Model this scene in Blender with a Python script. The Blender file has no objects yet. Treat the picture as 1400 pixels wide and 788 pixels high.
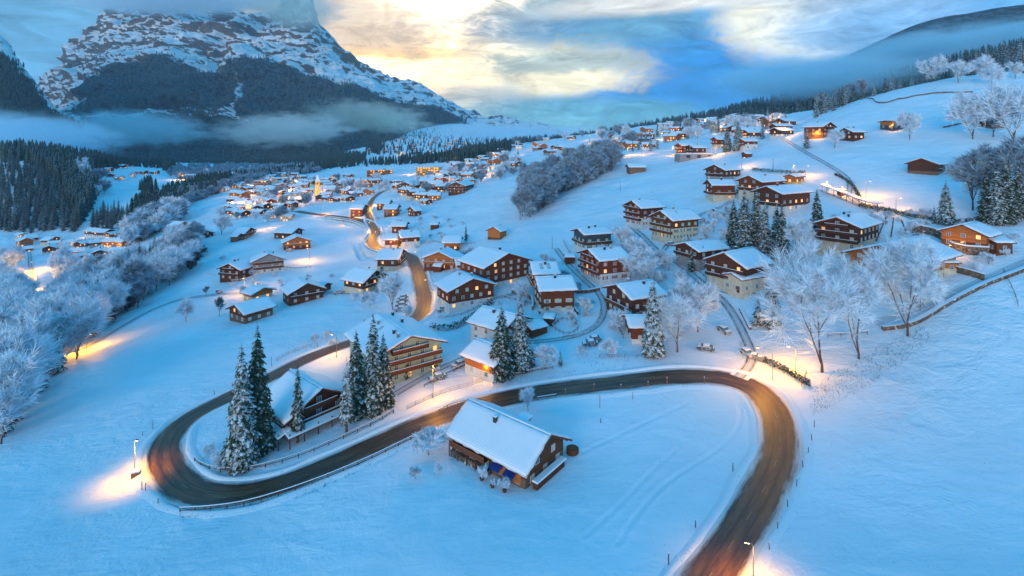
import bpy, math, random
import numpy as np
from mathutils import Vector, Matrix

random.seed(7)
RNG = np.random.RandomState(11)
PI = math.pi
SC = bpy.context.scene
COL = SC.collection

# ------------------------------------------------------------------ camera
F, CX, HY = 700.0, 700.0, 195.0          # the lens: 90 degrees wide, level, shifted down
cam = bpy.data.cameras.new('camera')
cam.sensor_width = 36; cam.lens = 18; cam.shift_y = -199.0 / 1400.0
cam.clip_start = 1.0; cam.clip_end = 30000
camo = bpy.data.objects.new('camera', cam); COL.objects.link(camo)
camo.location = (0, 0, 0); camo.rotation_euler = (PI / 2, 0, 0)
SC.camera = camo

# ------------------------------------------------------------------ exposure
SC.view_settings.view_transform = 'Standard'
SC.view_settings.look = 'None'
SC.view_settings.exposure = 0.0
SC.view_settings.gamma = 1.0
SC.view_settings.use_curve_mapping = False
SC.cycles.volume_bounces = 3
SC.cycles.max_bounces = 6
SC.cycles.sample_clamp_indirect = 4.0
SC.cycles.use_light_tree = True

# ------------------------------------------------------------------ node helpers
def N(nt, t, **kw):
    n = nt.nodes.new(t)
    for k, v in kw.items():
        if k in n.inputs.keys() if isinstance(k, str) else False: n.inputs[k].default_value = v
        else: setattr(n, k, v)
    return n
def L(nt, a, b): nt.links.new(a, b)
def mathn(nt, op, a, b=None, c=None, clamp=False):
    n = nt.nodes.new('ShaderNodeMath'); n.operation = op; n.use_clamp = clamp
    for i, v in enumerate((a, b, c)):
        if v is None: continue
        if isinstance(v, (int, float)): n.inputs[i].default_value = v
        else: nt.links.new(v, n.inputs[i])
    return n.outputs[0]
def mixc(nt, f, a, b, bt='MIX'):
    n = nt.nodes.new('ShaderNodeMix'); n.data_type = 'RGBA'; n.blend_type = bt
    for i, v in ((0, f), (6, a), (7, b)):
        if isinstance(v, (int, float)): n.inputs[i].default_value = v
        elif isinstance(v, tuple): n.inputs[i].default_value = (*v, 1) if len(v) == 3 else v
        else: nt.links.new(v, n.inputs[i])
    return n.outputs[2]
def sstep(nt, v, a, b):
    n = nt.nodes.new('ShaderNodeMapRange'); n.interpolation_type = 'SMOOTHSTEP'
    nt.links.new(v, n.inputs[0]); n.inputs[1].default_value = a; n.inputs[2].default_value = b
    return n.outputs[0]
def noise(nt, vec, scale, detail=4, rough=0.55, dist=0.0):
    n = nt.nodes.new('ShaderNodeTexNoise'); n.inputs['Scale'].default_value = scale
    n.inputs['Detail'].default_value = detail; n.inputs['Roughness'].default_value = rough; n.inputs['Distortion'].default_value = dist
    if vec is not None: nt.links.new(vec, n.inputs['Vector'])
    return n.outputs['Fac']

# ------------------------------------------------------------------ world: dusk sky with torn cloud
def vdir(px, py):
    v = Vector(((px - CX) / F, 1.0, (HY - py) / F)); v.normalize(); return v
W = bpy.data.worlds.new('World'); SC.world = W; W.use_nodes = True
nt = W.node_tree; nt.nodes.clear()
tc = nt.nodes.new('ShaderNodeTexCoord'); G = tc.outputs['Generated']
sep = nt.nodes.new('ShaderNodeSeparateXYZ'); L(nt, G, sep.inputs[0])
mp = nt.nodes.new('ShaderNodeMapping'); mp.inputs['Scale'].default_value = (1, 1, 2.2); L(nt, G, mp.inputs[0])
nzA = noise(nt, mp.outputs[0], 2.6, 7, 0.58, 0.35)
nzB = noise(nt, mp.outputs[0], 7.0, 8, 0.62, 0.6)
mp2 = nt.nodes.new('ShaderNodeMapping'); mp2.inputs['Scale'].default_value = (1, 1, 3.4); mp2.inputs['Rotation'].default_value = (0, .35, 0); L(nt, G, mp2.inputs[0])
nzC = noise(nt, mp2.outputs[0], 11.0, 10, 0.66, 1.2)
wob = mathn(nt, 'ADD', mathn(nt, 'MULTIPLY', mathn(nt, 'SUBTRACT', nzA, 0.5), 1.2), mathn(nt, 'MULTIPLY', mathn(nt, 'SUBTRACT', nzB, 0.5), 1.1))
wob = mathn(nt, 'ADD', wob, mathn(nt, 'MULTIPLY', mathn(nt, 'SUBTRACT', nzC, 0.5), 0.8))
def lobe(px, py, rx, ry, wamp=1.0, soft=0.9):
    """cloud patch around a sky direction: elliptical falloff broken up by the cloud noise"""
    c = vdir(px, py)
    r = Vector((c.y, -c.x, 0)).normalized(); u = r.cross(c)
    def dot(v):
        n = nt.nodes.new('ShaderNodeVectorMath'); n.operation = 'DOT_PRODUCT'; L(nt, G, n.inputs[0]); n.inputs[1].default_value = v; return n.outputs['Value']
    a = mathn(nt, 'DIVIDE', dot(r), rx / F); b = mathn(nt, 'DIVIDE', dot(u), ry / F)
    d = mathn(nt, 'SQRT', mathn(nt, 'ADD', mathn(nt, 'MULTIPLY', a, a), mathn(nt, 'MULTIPLY', b, b)))
    d = mathn(nt, 'ADD', d, mathn(nt, 'MULTIPLY', wob, wamp))
    f = sstep(nt, d, 1.0 + soft * 0.5, 1.0 - soft * 0.5)
    return mathn(nt, 'MULTIPLY', f, mathn(nt, 'GREATER_THAN', dot(c), 0.0))
sky = nt.nodes.new('ShaderNodeTexSky'); sky.sky_type = 'NISHITA'; sky.sun_disc = False
SUN_AZ, SUN_EL = math.radians(-157), math.radians(8)     # azimuth from the view axis (+Y) towards +X
sky.sun_elevation = math.radians(4); sky.sun_rotation = SUN_AZ
nish = mixc(nt, 1.0, sky.outputs[0], (0.015, 0.02, 0.02), 'MULTIPLY')
z = sep.outputs[2]
up = sstep(nt, z, 0.0, 0.62)
back = sstep(nt, sep.outputs[1], 0.35, -0.5)
ZEN = (0.003, 0.37, 0.80)
col = mixc(nt, up, (0.08, 0.40, 0.72), ZEN)
low = mixc(nt, up, (0.46, 0.80, 1.18), ZEN)          # paler, brighter low sky behind the viewer, added to fill camera-facing surfaces
col = mixc(nt, back, col, low)
col = mixc(nt, 1.0, col, nish, 'ADD')
front = [
 # px, py, rx, ry, wobble, softness, colour, amount
 (480, 10, 330, 130, .6, 1.2, (0.50, 0.52, 0.48), .95),
 (560, 60, 330, 120, .5, 1.2, (1.0, 0.82, 0.60), .95),
 (60, 50, 230, 170, .4, 1.2, (0.11, 0.38, 0.66), .95),
 (330, 6, 150, 26, .7, .9, (0.42, 0.50, 0.48), .8),
 (640, 45, 165, 80, .6, .6, (1.9, 1.55, 1.10), 1.0),
 (610, 98, 150, 44, .35, .8, (3.4, 2.3, 0.95), 1.0),
 (470, 30, 100, 34, .8, .8, (0.62, 0.52, 0.42), .75),
 (560, 72, 120, 9, .6, .8, (0.95, 0.62, 0.30), .85),
 (520, 52, 80, 16, .7, .8, (0.75, 0.58, 0.42), .7),
 (800, 30, 140, 60, .9, .8, (0.26, 0.42, 0.47), .9),
 (640, 140, 200, 34, .5, 1.0, (1.15, 0.90, 0.55), .9),
 (760, 150, 170, 34, .7, 1.0, (0.42, 0.60, 0.56), .85),
 (660, 128, 150, 9, .7, .8, (0.62, 0.56, 0.46), .6),
 (965, 70, 270, 95, .8, 1.1, (0.045, 0.24, 0.52), .97),
 (860, 60, 110, 30, 1.2, 1.0, (0.13, 0.36, 0.54), .8),
 (1010, 60, 120, 22, 1.3, .9, (0.10, 0.38, 0.70), .7),
 (900, 110, 120, 18, 1.3, .9, (0.12, 0.40, 0.66), .7),
 (960, 30, 150, 18, 1.3, .9, (0.17, 0.42, 0.62), .7),
 (1040, 125, 230, 80, .5, .9, (0.02, 0.24, 0.66), .9),
 (740, 92, 125, 30, 1.6, 1.2, (1.05, 0.98, 0.66), .72),
 (790, 112, 60, 16, 1.7, 1.1, (1.2, 1.08, 0.70), .75),
 (770, 84, 90, 12, 1.6, .9, (0.26, 0.42, 0.46), .6),
 (1140, 22, 110, 56, .8, .6, (1.1, 1.05, 0.78), 1.0),
 (1150, 40, 60, 18, .8, .7, (0.45, 0.62, 0.70), .6),
 (1020, -16, 250, 20, .6, .6, (0.80, 0.82, 0.78), .9),
 (1260, 20, 110, 40, .7, 1.0, (0.42, 0.62, 0.86), .7),
 (1420, 60, 220, 120, .4, 1.2, (0.05, 0.38, 0.86), .7),
 (810, 160, 140, 24, .7, .9, (0.14, 0.44, 0.60), .85),
]
for (px, py, rx, ry, wa, so, c, am) in front:
    col = mixc(nt, mathn(nt, 'MULTIPLY', lobe(px, py, rx, ry, wa, so), am), col, c)
tex = mathn(nt, 'MAXIMUM', .35, mathn(nt, 'ADD', -0.14, mathn(nt, 'ADD', mathn(nt, 'MULTIPLY', nzB, 0.85), mathn(nt, 'MULTIPLY', nzC, 1.42))))
cmb = nt.nodes.new('ShaderNodeCombineXYZ')
for i in range(3): L(nt, tex, cmb.inputs[i])
col = mixc(nt, 1.0, col, cmb.outputs[0], 'MULTIPLY')
bg = nt.nodes.new('ShaderNodeBackground'); L(nt, col, bg.inputs[0]); bg.inputs[1].default_value = 1.11
wo = nt.nodes.new('ShaderNodeOutputWorld'); L(nt, bg.outputs[0], wo.inputs[0])

# ------------------------------------------------------------------ weak soft sun lamp put behind the viewer to brighten mountain and house fronts
sl = bpy.data.lights.new('sun', 'SUN'); sl.energy = 1.35; sl.angle = math.radians(28); sl.color = (1.0, 0.80, 0.64)
so_ = bpy.data.objects.new('sun', sl); COL.objects.link(so_)
sd = Vector((math.sin(SUN_AZ) * math.cos(SUN_EL), math.cos(SUN_AZ) * math.cos(SUN_EL), math.sin(SUN_EL)))
so_.rotation_euler = sd.to_track_quat('Z', 'Y').to_euler(); so_.location = sd * 300

# ------------------------------------------------------------------ tagging / object helpers
def tag(o, label=None, cat=None, group=None, kind=None):
    if label: o['label'] = label
    if cat: o['category'] = cat
    if group: o['group'] = group
    if kind: o['kind'] = kind
    return o
def empty(name, loc=(0, 0, 0), rz=0):
    o = bpy.data.objects.new(name, None); COL.objects.link(o); o.location = loc; o.rotation_euler = (0, 0, rz)
    o.empty_display_size = 0.5; return o
def kids(o): return [c for c in KIDS.get(o.name, [])]
KIDS = {}
def link(o, parent=None):
    COL.objects.link(o)
    if parent is not None:
        o.parent = parent; KIDS.setdefault(parent.name, []).append(o)
    return o
def inst(name, data, parent=None, loc=(0, 0, 0), rot=(0, 0, 0), scale=(1, 1, 1)):
    o = bpy.data.objects.new(name, data); link(o, parent)
    o.location = loc; o.rotation_euler = rot; o.scale = scale; return o
def copy_tree(o, parent=None):
    c = o.copy(); link(c, parent)
    for ch in kids(o): copy_tree(ch, c)
    return c

class MB:
    """collects simple shapes and links them as one mesh object"""
    def __init__(s): s.v = []; s.f = []; s.m = []
    def add(s, vs, fs, m=0, M=None):
        b = len(s.v)
        for p in vs:
            p = Vector(p)
            s.v.append(tuple(M @ p) if M is not None else tuple(p))
        for f in fs: s.f.append(tuple(b + i for i in f)); s.m.append(m)
        return s
    def box(s, c, d, m=0, rz=0, M=None, bev=0.0):
        x, y, z = d[0] / 2, d[1] / 2, d[2] / 2
        R = Matrix.Translation(c) @ Matrix.Rotation(rz, 4, 'Z')
        if M is not None: R = M @ R
        if bev <= 0:
            vs = [(-x, -y, -z), (x, -y, -z), (x, y, -z), (-x, y, -z), (-x, -y, z), (x, -y, z), (x, y, z), (-x, y, z)]
            return s.add(vs, [(0, 3, 2, 1), (4, 5, 6, 7), (0, 1, 5, 4), (1, 2, 6, 5), (2, 3, 7, 6), (3, 0, 4, 7)], m, R)
        b = bev; vs = []
        for zz, ins in ((-z, 0), (z - b, 0), (z - b * .3, b * .35), (z, b)):
            xx, yy = x - ins, y - ins
            vs += [(-xx, -yy, zz), (xx, -yy, zz), (xx, yy, zz), (-xx, yy, zz)]
        fs = [(0, 3, 2, 1), (12, 13, 14, 15)]
        for k in range(3):
            for i in range(4):
                j = (i + 1) % 4; fs.append((4 * k + i, 4 * k + j, 4 * k + 4 + j, 4 * k + 4 + i))
        return s.add(vs, fs, m, R)
    def tube(s, pts, rs, n=6, m=0, cap=True):
        pts = [Vector(p) for p in pts]
        if isinstance(rs, (int, float)): rs = [rs] * len(pts)
        vs = []
        for i, p in enumerate(pts):
            d = (pts[min(i + 1, len(pts) - 1)] - pts[max(i - 1, 0)])
            d = d.normalized() if d.length > 1e-9 else Vector((0, 0, 1))
            a = Vector((0, 0, 1)) if abs(d.z) < .9 else Vector((1, 0, 0))
            u = d.cross(a).normalized(); w = d.cross(u)
            for k in range(n):
                t = 2 * PI * k / n; vs.append(p + (u * math.cos(t) + w * math.sin(t)) * rs[i])
        fs = []
        for i in range(len(pts) - 1):
            for k in range(n):
                j = (k + 1) % n; fs.append((i * n + k, i * n + j, i * n + n + j, i * n + n + k))
        if cap: fs += [tuple(range(n))[::-1], tuple(range((len(pts) - 1) * n, len(pts) * n))]
        return s.add(vs, fs, m)
    def lathe(s, prof, n=12, m=0, c=(0, 0, 0)):
        vs = []; fs = []
        for r, zz in prof:
            for k in range(n):
                t = 2 * PI * k / n; vs.append((c[0] + r * math.cos(t), c[1] + r * math.sin(t), c[2] + zz))
        for i in range(len(prof) - 1):
            for k in range(n):
                j = (k + 1) % n; fs.append((i * n + k, i * n + j, i * n + n + j, i * n + n + k))
        fs.append(tuple(range((len(prof) - 1) * n, len(prof) * n))); fs.append(tuple(range(n))[::-1])
        return s.add(vs, fs, m)
    def data(s, name, mats):
        me = bpy.data.meshes.new(name); me.from_pydata(s.v, [], s.f)
        for mt in (mats if isinstance(mats, (list, tuple)) else [mats]): me.materials.append(mt)
        if any(s.m): me.polygons.foreach_set('material_index', s.m)
        me.update(); return me
    def build(s, name, mats, parent=None, smooth=False):
        me = s.data(name, mats)
        if smooth: me.polygons.foreach_set('use_smooth', [True] * len(me.polygons))
        o = bpy.data.objects.new(name, me); return link(o, parent)
def np_mesh(name, V, Fq, mats, smooth=True, parent=None, midx=None):
    me = bpy.data.meshes.new(name)
    k = Fq.shape[1]
    me.vertices.add(len(V)); me.vertices.foreach_set('co', np.asarray(V, np.float32).ravel())
    me.loops.add(Fq.size); me.loops.foreach_set('vertex_index', Fq.astype(np.int32).ravel())
    me.polygons.add(len(Fq)); me.polygons.foreach_set('loop_start', np.arange(0, Fq.size, k, dtype=np.int32))
    me.polygons.foreach_set('loop_total', np.full(len(Fq), k, np.int32))
    if smooth: me.polygons.foreach_set('use_smooth', np.ones(len(Fq), bool))
    for mt in (mats if isinstance(mats, (list, tuple)) else [mats]): me.materials.append(mt)
    if midx is not None: me.polygons.foreach_set('material_index', midx.astype(np.int32))
    me.update(calc_edges=True)
    o = bpy.data.objects.new(name, me); return link(o, parent)

# ------------------------------------------------------------------ materials
def mat(name, base=(.5, .5, .5), rough=.8, spec=.3, emit=None, estr=0.0):
    m = bpy.data.materials.new(name); m.use_nodes = True
    b = m.node_tree.nodes['Principled BSDF']
    b.inputs['Base Color'].default_value = (*base, 1); b.inputs['Roughness'].default_value = rough
    b.inputs['Specular IOR Level'].default_value = spec
    if emit: b.inputs['Emission Color'].default_value = (*emit, 1); b.inputs['Emission Strength'].default_value = estr
    return m, m.node_tree, b
def bump(nt, b, h, strength=.3, dist=.1):
    n = nt.nodes.new('ShaderNodeBump'); n.inputs['Strength'].default_value = strength; n.inputs['Distance'].default_value = dist
    L(nt, h, n.inputs['Height']); L(nt, n.outputs[0], b.inputs['Normal'])
def objco(nt, gen='Object'):
    t = nt.nodes.new('ShaderNodeTexCoord'); return t.outputs[gen]
def geo(nt): return nt.nodes.new('ShaderNodeNewGeometry')
def orand(nt): return nt.nodes.new('ShaderNodeObjectInfo').outputs['Random']

def m_snow(name='snow', bumps=True, base=(.80, .84, .88)):
    m, nt, b = mat(name, base, .65, .25)
    P = geo(nt).outputs['Position']
    n1 = noise(nt, P, .035, 5, .6); n2 = noise(nt, P, .9, 5, .65)
    c = mixc(nt, sstep(nt, n1, .35, .7), tuple(x * .95 for x in base), tuple(min(1, x * 1.05) for x in base))
    L(nt, c, b.inputs['Base Color'])
    if bumps:
        mpn = nt.nodes.new('ShaderNodeMapping'); mpn.inputs['Rotation'].default_value = (0, 0, .5); mpn.inputs['Scale'].default_value = (.35, 1.1, 1); L(nt, P, mpn.inputs[0])
        n3 = noise(nt, mpn.outputs[0], .5, 6, .62, .6); n4 = noise(nt, P, .16, 4, .6, .4)
        h = mathn(nt, 'ADD', mathn(nt, 'MULTIPLY', n2, .35), mathn(nt, 'MULTIPLY', n3, 1.0))
        h = mathn(nt, 'ADD', h, mathn(nt, 'MULTIPLY', n4, 3.0))
        pm = sstep(nt, noise(nt, P, .018, 3, .5), .42, .62)
        bump(nt, b, mathn(nt, 'MULTIPLY', h, mathn(nt, 'ADD', .30, mathn(nt, 'MULTIPLY', pm, .6))), .65, .6)
    return m
SNOW = m_snow('snow')
m, nt, b = mat('roof_snow', (.80, .84, .88), .6, .3)
P = geo(nt).outputs['Position']; bump(nt, b, noise(nt, P, .8, 4), .25, .2); RSNOW = m
# roof snow through which the courses of shingles still read
m, nt, b = mat('shingle_snow', (.80, .84, .88), .6, .3)
O = objco(nt); sx = nt.nodes.new('ShaderNodeSeparateXYZ'); L(nt, O, sx.inputs[0])
ln = mathn(nt, 'FRACT', mathn(nt, 'MULTIPLY', sx.outputs[1], 2.6))
l2 = sstep(nt, ln, .0, .25)
L(nt, mixc(nt, l2, (.52, .58, .64), (.80, .84, .88)), b.inputs['Base Color'])
bump(nt, b, mathn(nt, 'ADD', l2, mathn(nt, 'MULTIPLY', noise(nt, O, 3, 4), .5)), .5, .12); SHSNOW = m

def m_wood(name, c, plank=4.5, horiz=True, var=.35):
    m, nt, b = mat(name, c, .75, .2)
    O = objco(nt); s = nt.nodes.new('ShaderNodeSeparateXYZ'); L(nt, O, s.inputs[0])
    if horiz: t = s.outputs[2]
    else: t = mathn(nt, 'ADD', s.outputs[0], s.outputs[1])
    t = mathn(nt, 'MULTIPLY', t, plank)
    g = sstep(nt, mathn(nt, 'PINGPONG', t, .5), .0, .09)
    mpn = nt.nodes.new('ShaderNodeMapping'); mpn.inputs['Scale'].default_value = (.6, .6, 5) if horiz else (4, 4, .5); L(nt, O, mpn.inputs[0])
    n = noise(nt, mpn.outputs[0], 1.3, 6, .65)
    wn = nt.nodes.new('ShaderNodeTexWhiteNoise'); wn.noise_dimensions = '2D'
    cb = nt.nodes.new('ShaderNodeCombineXYZ'); L(nt, mathn(nt, 'FLOOR', t), cb.inputs[0]); L(nt, orand(nt), cb.inputs[1]); L(nt, cb.outputs[0], wn.inputs[0])
    k = mathn(nt, 'ADD', mathn(nt, 'MULTIPLY', n, var * 1.6), mathn(nt, 'MULTIPLY', wn.outputs[0], var))
    cc = mixc(nt, k, tuple(x * .65 for x in c), tuple(min(1, x * 1.7) for x in c))
    cc = mixc(nt, g, tuple(x * .25 for x in c), cc)
    L(nt, cc, b.inputs['Base Color']); bump(nt, b, mathn(nt, 'ADD', g, mathn(nt, 'MULTIPLY', n, .4)), .5, .05)
    return m
WD_DARK = m_wood('dark_timber', (.092, .038, .023))
WD_RED = m_wood('red_brown_timber', (.165, .046, .021))
WD_BRN = m_wood('brown_timber', (.145, .052, .023))
WD_ORG = m_wood('golden_timber', (.44, .145, .04))
WD_GREY = m_wood('weathered_timber', (.19, .115, .08))
WD_TRIM = m_wood('eave_timber', (.16, .058, .028))
def m_plaster(name, c):
    m, nt, b = mat(name, c, .85, .2); O = objco(nt)
    n = noise(nt, O, .7, 6, .7); s = nt.nodes.new('ShaderNodeSeparateXYZ'); L(nt, O, s.inputs[0])
    n2 = noise(nt, O, 9, 3)
    c2 = mixc(nt, sstep(nt, n, .35, .75), c, tuple(x * .72 for x in c)); L(nt, c2, b.inputs['Base Color']); bump(nt, b, n2, .2, .03); return m
PL_CREAM = m_plaster('cream_plaster', (.66, .58, .44))
PL_WHITE = m_plaster('white_plaster', (.70, .70, .68))
PL_GREEN = m_plaster('pale_green_plaster', (.36, .50, .40))
PL_GREY = m_plaster('grey_plaster', (.30, .31, .32))
PL_SLATE = m_plaster('slate_blue_cladding', (.07, .09, .12))
PL_YEL = m_plaster('yellow_plaster', (.85, .50, .10))
m, nt, b = mat('concrete', (.28, .27, .26), .85); O = geo(nt).outputs['Position']; n = noise(nt, O, .5, 6, .7)
L(nt, mixc(nt, n, (.16, .15, .15), (.38, .36, .34)), b.inputs['Base Color']); bump(nt, b, n, .3, .1); CONC = m
GLASS, nt, b = mat('window_glass', (.10, .16, .20), .12, .8)
WIN_PALE, _, _ = mat('curtained_window', (.48, .50, .46), .35, .6)
WIN_LIT, nt, b = mat('lit_window', (.8, .5, .2), .4, .3, (1.0, .37, .05), 1.9)
WIN_DIM, nt, b = mat('dimly_lit_window', (.6, .4, .2), .4, .3, (1.0, .34, .04), .8)
FRAME, _, _ = mat('window_frame_white', (.62, .60, .55), .6)
SHUT_G, _, _ = mat('green_shutter', (.05, .17, .09), .6)
SHUT_R, _, _ = mat('red_shutter', (.45, .05, .03), .6)
SHUT_C, _, _ = mat('cream_shutter', (.62, .55, .38), .6)
METAL, _, _ = mat('grey_metal', (.22, .23, .24), .45, .5)
DARKM, _, _ = mat('dark_metal', (.03, .03, .035), .45, .5)
LAMPM, _, _ = mat('lamp_glass', (1, .8, .5), .4, .3, (1.0, .62, .22), 14)
RED, _, _ = mat('red_paint', (.55, .03, .02), .5)
BLUECL, _, _ = mat('blue_cloth', (.015, .04, .22), .8)

# bark and branches
m, nt, b = mat('bark', (.055, .038, .028), .9, .1); O = objco(nt)
mpn = nt.nodes.new('ShaderNodeMapping'); mpn.inputs['Scale'].default_value = (3, 3, .7); L(nt, O, mpn.inputs[0]); n = noise(nt, mpn.outputs[0], 6, 5, .7)
nf = geo(nt)
sp = nt.nodes.new('ShaderNodeSeparateXYZ'); L(nt, nf.outputs['Normal'], sp.inputs[0])
fr = sstep(nt, mathn(nt, 'ADD', sp.outputs[2], mathn(nt, 'MULTIPLY', noise(nt, O, 2.5, 4), .9)), .50, .85)
L(nt, mixc(nt, fr, mixc(nt, n, (.05, .034, .025), (.20, .12, .075)), (.66, .71, .76)), b.inputs['Base Color']); bump(nt, b, n, .6, .1); BARK = m
def m_frost(name, lo, hi, a=.38, c=.62):
    m, nt, b = mat(name, hi, .8, .15)
    O = objco(nt); g = geo(nt)
    n = noise(nt, g.outputs['Position'], .45, 4, .7); n2 = noise(nt, O, .23, 3, .6)
    sp = nt.nodes.new('ShaderNodeSeparateXYZ'); L(nt, g.outputs['Normal'], sp.inputs[0])
    f = mathn(nt, 'ADD', mathn(nt, 'MULTIPLY', n, .7), mathn(nt, 'MULTIPLY', n2, .3))
    f = mathn(nt, 'ADD', f, mathn(nt, 'MULTIPLY', mathn(nt, 'ABSOLUTE', sp.outputs[2]), .1))
    f = sstep(nt, f, a, c)
    L(nt, mixc(nt, f, lo, hi), b.inputs['Base Color'])
    return m
FROST = m_frost('frosted_twigs', (.18, .22, .24), (.76, .86, .93), .34, .54)
FROSTB = m_frost('lightly_frosted_twigs', (.055, .075, .09), (.42, .56, .66), .38, .60)
FROSTD = m_frost('bare_dark_twigs', (.035, .026, .022), (.20, .22, .24))
def m_needle(name, dark, mid, a, c, snow=(.70, .76, .80)):
    m, nt, b = mat(name, dark, .8, .15)
    O = objco(nt); g = geo(nt)
    n = noise(nt, g.outputs['Position'], 1.1, 5, .7); n2 = noise(nt, O, .35, 3)
    sp = nt.nodes.new('ShaderNodeSeparateXYZ'); L(nt, g.outputs['Normal'], sp.inputs[0])
    f = mathn(nt, 'ADD', n, mathn(nt, 'MULTIPLY', mathn(nt, 'SUBTRACT', mathn(nt, 'ABSOLUTE', sp.outputs[2]), .6), .25))
    f = mathn(nt, 'ADD', f, mathn(nt, 'MULTIPLY', mathn(nt, 'SUBTRACT', orand(nt), .5), .08))
    f = sstep(nt, f, a, c)
    L(nt, mixc(nt, f, mixc(nt, n2, dark, mid), snow), b.inputs['Base Color']); return m
NEEDLE = m_needle('spruce_needles', (.012, .026, .018), (.05, .085, .045), .50, .66)
NEEDLEF = m_needle('snow_dusted_needles', (.014, .036, .034), (.04, .085, .075), .50, .80, (.42, .50, .56))
HEDGE = m_needle('hedge_leaves', (.02, .035, .02), (.09, .10, .05), .52, .62)
m, nt, b = mat('dry_stone', (.16, .14, .12), .9); O = geo(nt).outputs['Position']
vo = nt.nodes.new('ShaderNodeTexVoronoi'); vo.inputs['Scale'].default_value = 1.8; L(nt, O, vo.inputs[0])
n = noise(nt, O, 1.2, 5, .7)
g = geo(nt); sp = nt.nodes.new('ShaderNodeSeparateXYZ'); L(nt, g.outputs['Normal'], sp.inputs[0])
c = mixc(nt, vo.outputs['Color'], (.05, .04, .035), (.22, .16, .11)); c = mixc(nt, sstep(nt, n, .56, .66), c, (.7, .75, .8))
L(nt, c, b.inputs['Base Color']); bump(nt, b, vo.outputs['Distance'], .8, .2); STONE = m
# wet gritty asphalt, brown deepened to stand in for lamp light, tyre-polished lanes (uv: x across in metres, y along in metres)
def m_road(name, c0, c1, snowy=.0, edge=(.62, .62, .62)):
    m, nt, b = mat(name, c0, .42, .5)
    uv = nt.nodes.new('ShaderNodeUVMap'); s = nt.nodes.new('ShaderNodeSeparateXYZ'); L(nt, uv.outputs[0], s.inputs[0])
    P = geo(nt).outputs['Position']
    mpn = nt.nodes.new('ShaderNodeMapping'); mpn.inputs['Scale'].default_value = (1.6, .05, 1); L(nt, uv.outputs[0], mpn.inputs[0])
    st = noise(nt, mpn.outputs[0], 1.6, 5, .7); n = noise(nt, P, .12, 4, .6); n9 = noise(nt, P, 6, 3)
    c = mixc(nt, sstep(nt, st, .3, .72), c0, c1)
    wt = mathn(nt, 'ABSOLUTE', mathn(nt, 'SUBTRACT', mathn(nt, 'ABSOLUTE', mathn(nt, 'SUBTRACT', mathn(nt, 'ABSOLUTE', s.outputs[0]), .46)), .20))
    c = mixc(nt, mathn(nt, 'MULTIPLY', sstep(nt, mathn(nt, 'ADD', wt, mathn(nt, 'MULTIPLY', st, .06)), .12, .02), .6), c, tuple(x * .45 for x in c0))
    c = mixc(nt, mathn(nt, 'MULTIPLY', n9, .25), c, tuple(x * .5 for x in c0))
    # slush near the edges and thin snow streaks between the wheel tracks
    ax = mathn(nt, 'ABSOLUTE', s.outputs[0])
    e = sstep(nt, mathn(nt, 'ADD', ax, mathn(nt, 'MULTIPLY', st, .7)), .98, 1.28)
    c = mixc(nt, e, c, edge)
    sl = sstep(nt, mathn(nt, 'ADD', mathn(nt, 'MULTIPLY', st, .8), mathn(nt, 'MULTIPLY', n, .5)), .80 - snowy, .95 - snowy)
    c = mixc(nt, mathn(nt, 'MULTIPLY', sl, .5 + snowy), c, (.5, .48, .46))
    L(nt, c, b.inputs['Base Color'])
    r = mathn(nt, 'ADD', .26, mathn(nt, 'MULTIPLY', st, .4)); L(nt, r, b.inputs['Roughness'])
    bump(nt, b, mathn(nt, 'ADD', n9, st), .15, .02)
    return m
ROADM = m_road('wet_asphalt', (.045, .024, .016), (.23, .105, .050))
LANE = m_road('packed_snow_lane', (.52, .56, .60), (.78, .82, .86), .15, (.80, .84, .88))
RUT, nt, b = mat('tyre_rut', (.20, .24, .29), .6); P = geo(nt).outputs['Position']; L(nt, mixc(nt, sstep(nt, noise(nt, P, .35, 5, .6), .3, .8), (.13, .14, .16), (.50, .55, .60)), b.inputs['Base Color'])
m, nt, b = mat('road_paint', (.30, .23, .12), .6); LINE = m
m, nt, b = mat('rough_snow', (.78, .82, .86), .7); P = geo(nt).outputs['Position']
n = noise(nt, P, 1.6, 6, .7); n2 = noise(nt, P, .3, 3)
L(nt, mixc(nt, sstep(nt, n, .60, .72), (.80, .84, .88), (.30, .27, .24)), b.inputs['Base Color']); bump(nt, b, n, .8, .3); BANK = m
USE_HAZE = True; USE_MIST = True
# ------------------------------------------------------------------ numpy value noise
def vnoise(x, y, seed=0):
    xi = np.floor(x).astype(np.int64); yi = np.floor(y).astype(np.int64); fx = x - xi; fy = y - yi
    fx = fx * fx * fx * (fx * (fx * 6 - 15) + 10); fy = fy * fy * fy * (fy * (fy * 6 - 15) + 10)
    def h(a, b):
        n = (a * 374761393 + b * 668265263 + seed * 1442695041) & 0xffffffff
        n = ((n ^ (n >> 13)) * 1274126177) & 0xffffffff
        return ((n ^ (n >> 16)) & 0xffff) / 65535.0
    return (h(xi, yi) * (1 - fx) + h(xi + 1, yi) * fx) * (1 - fy) + (h(xi, yi + 1) * (1 - fx) + h(xi + 1, yi + 1) * fx) * fy
def fbm(x, y, oct=4, seed=0, ridged=False):
    r = 0; a = 1; t = 0
    for k in range(oct):
        n = vnoise(x * 2 ** k + 17.3 * k, y * 2 ** k - 9.1 * k, seed + k)
        if ridged: n = 1 - abs(2 * n - 1)
        r = r + a * n; t += a; a *= .5
    return r / t

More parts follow.
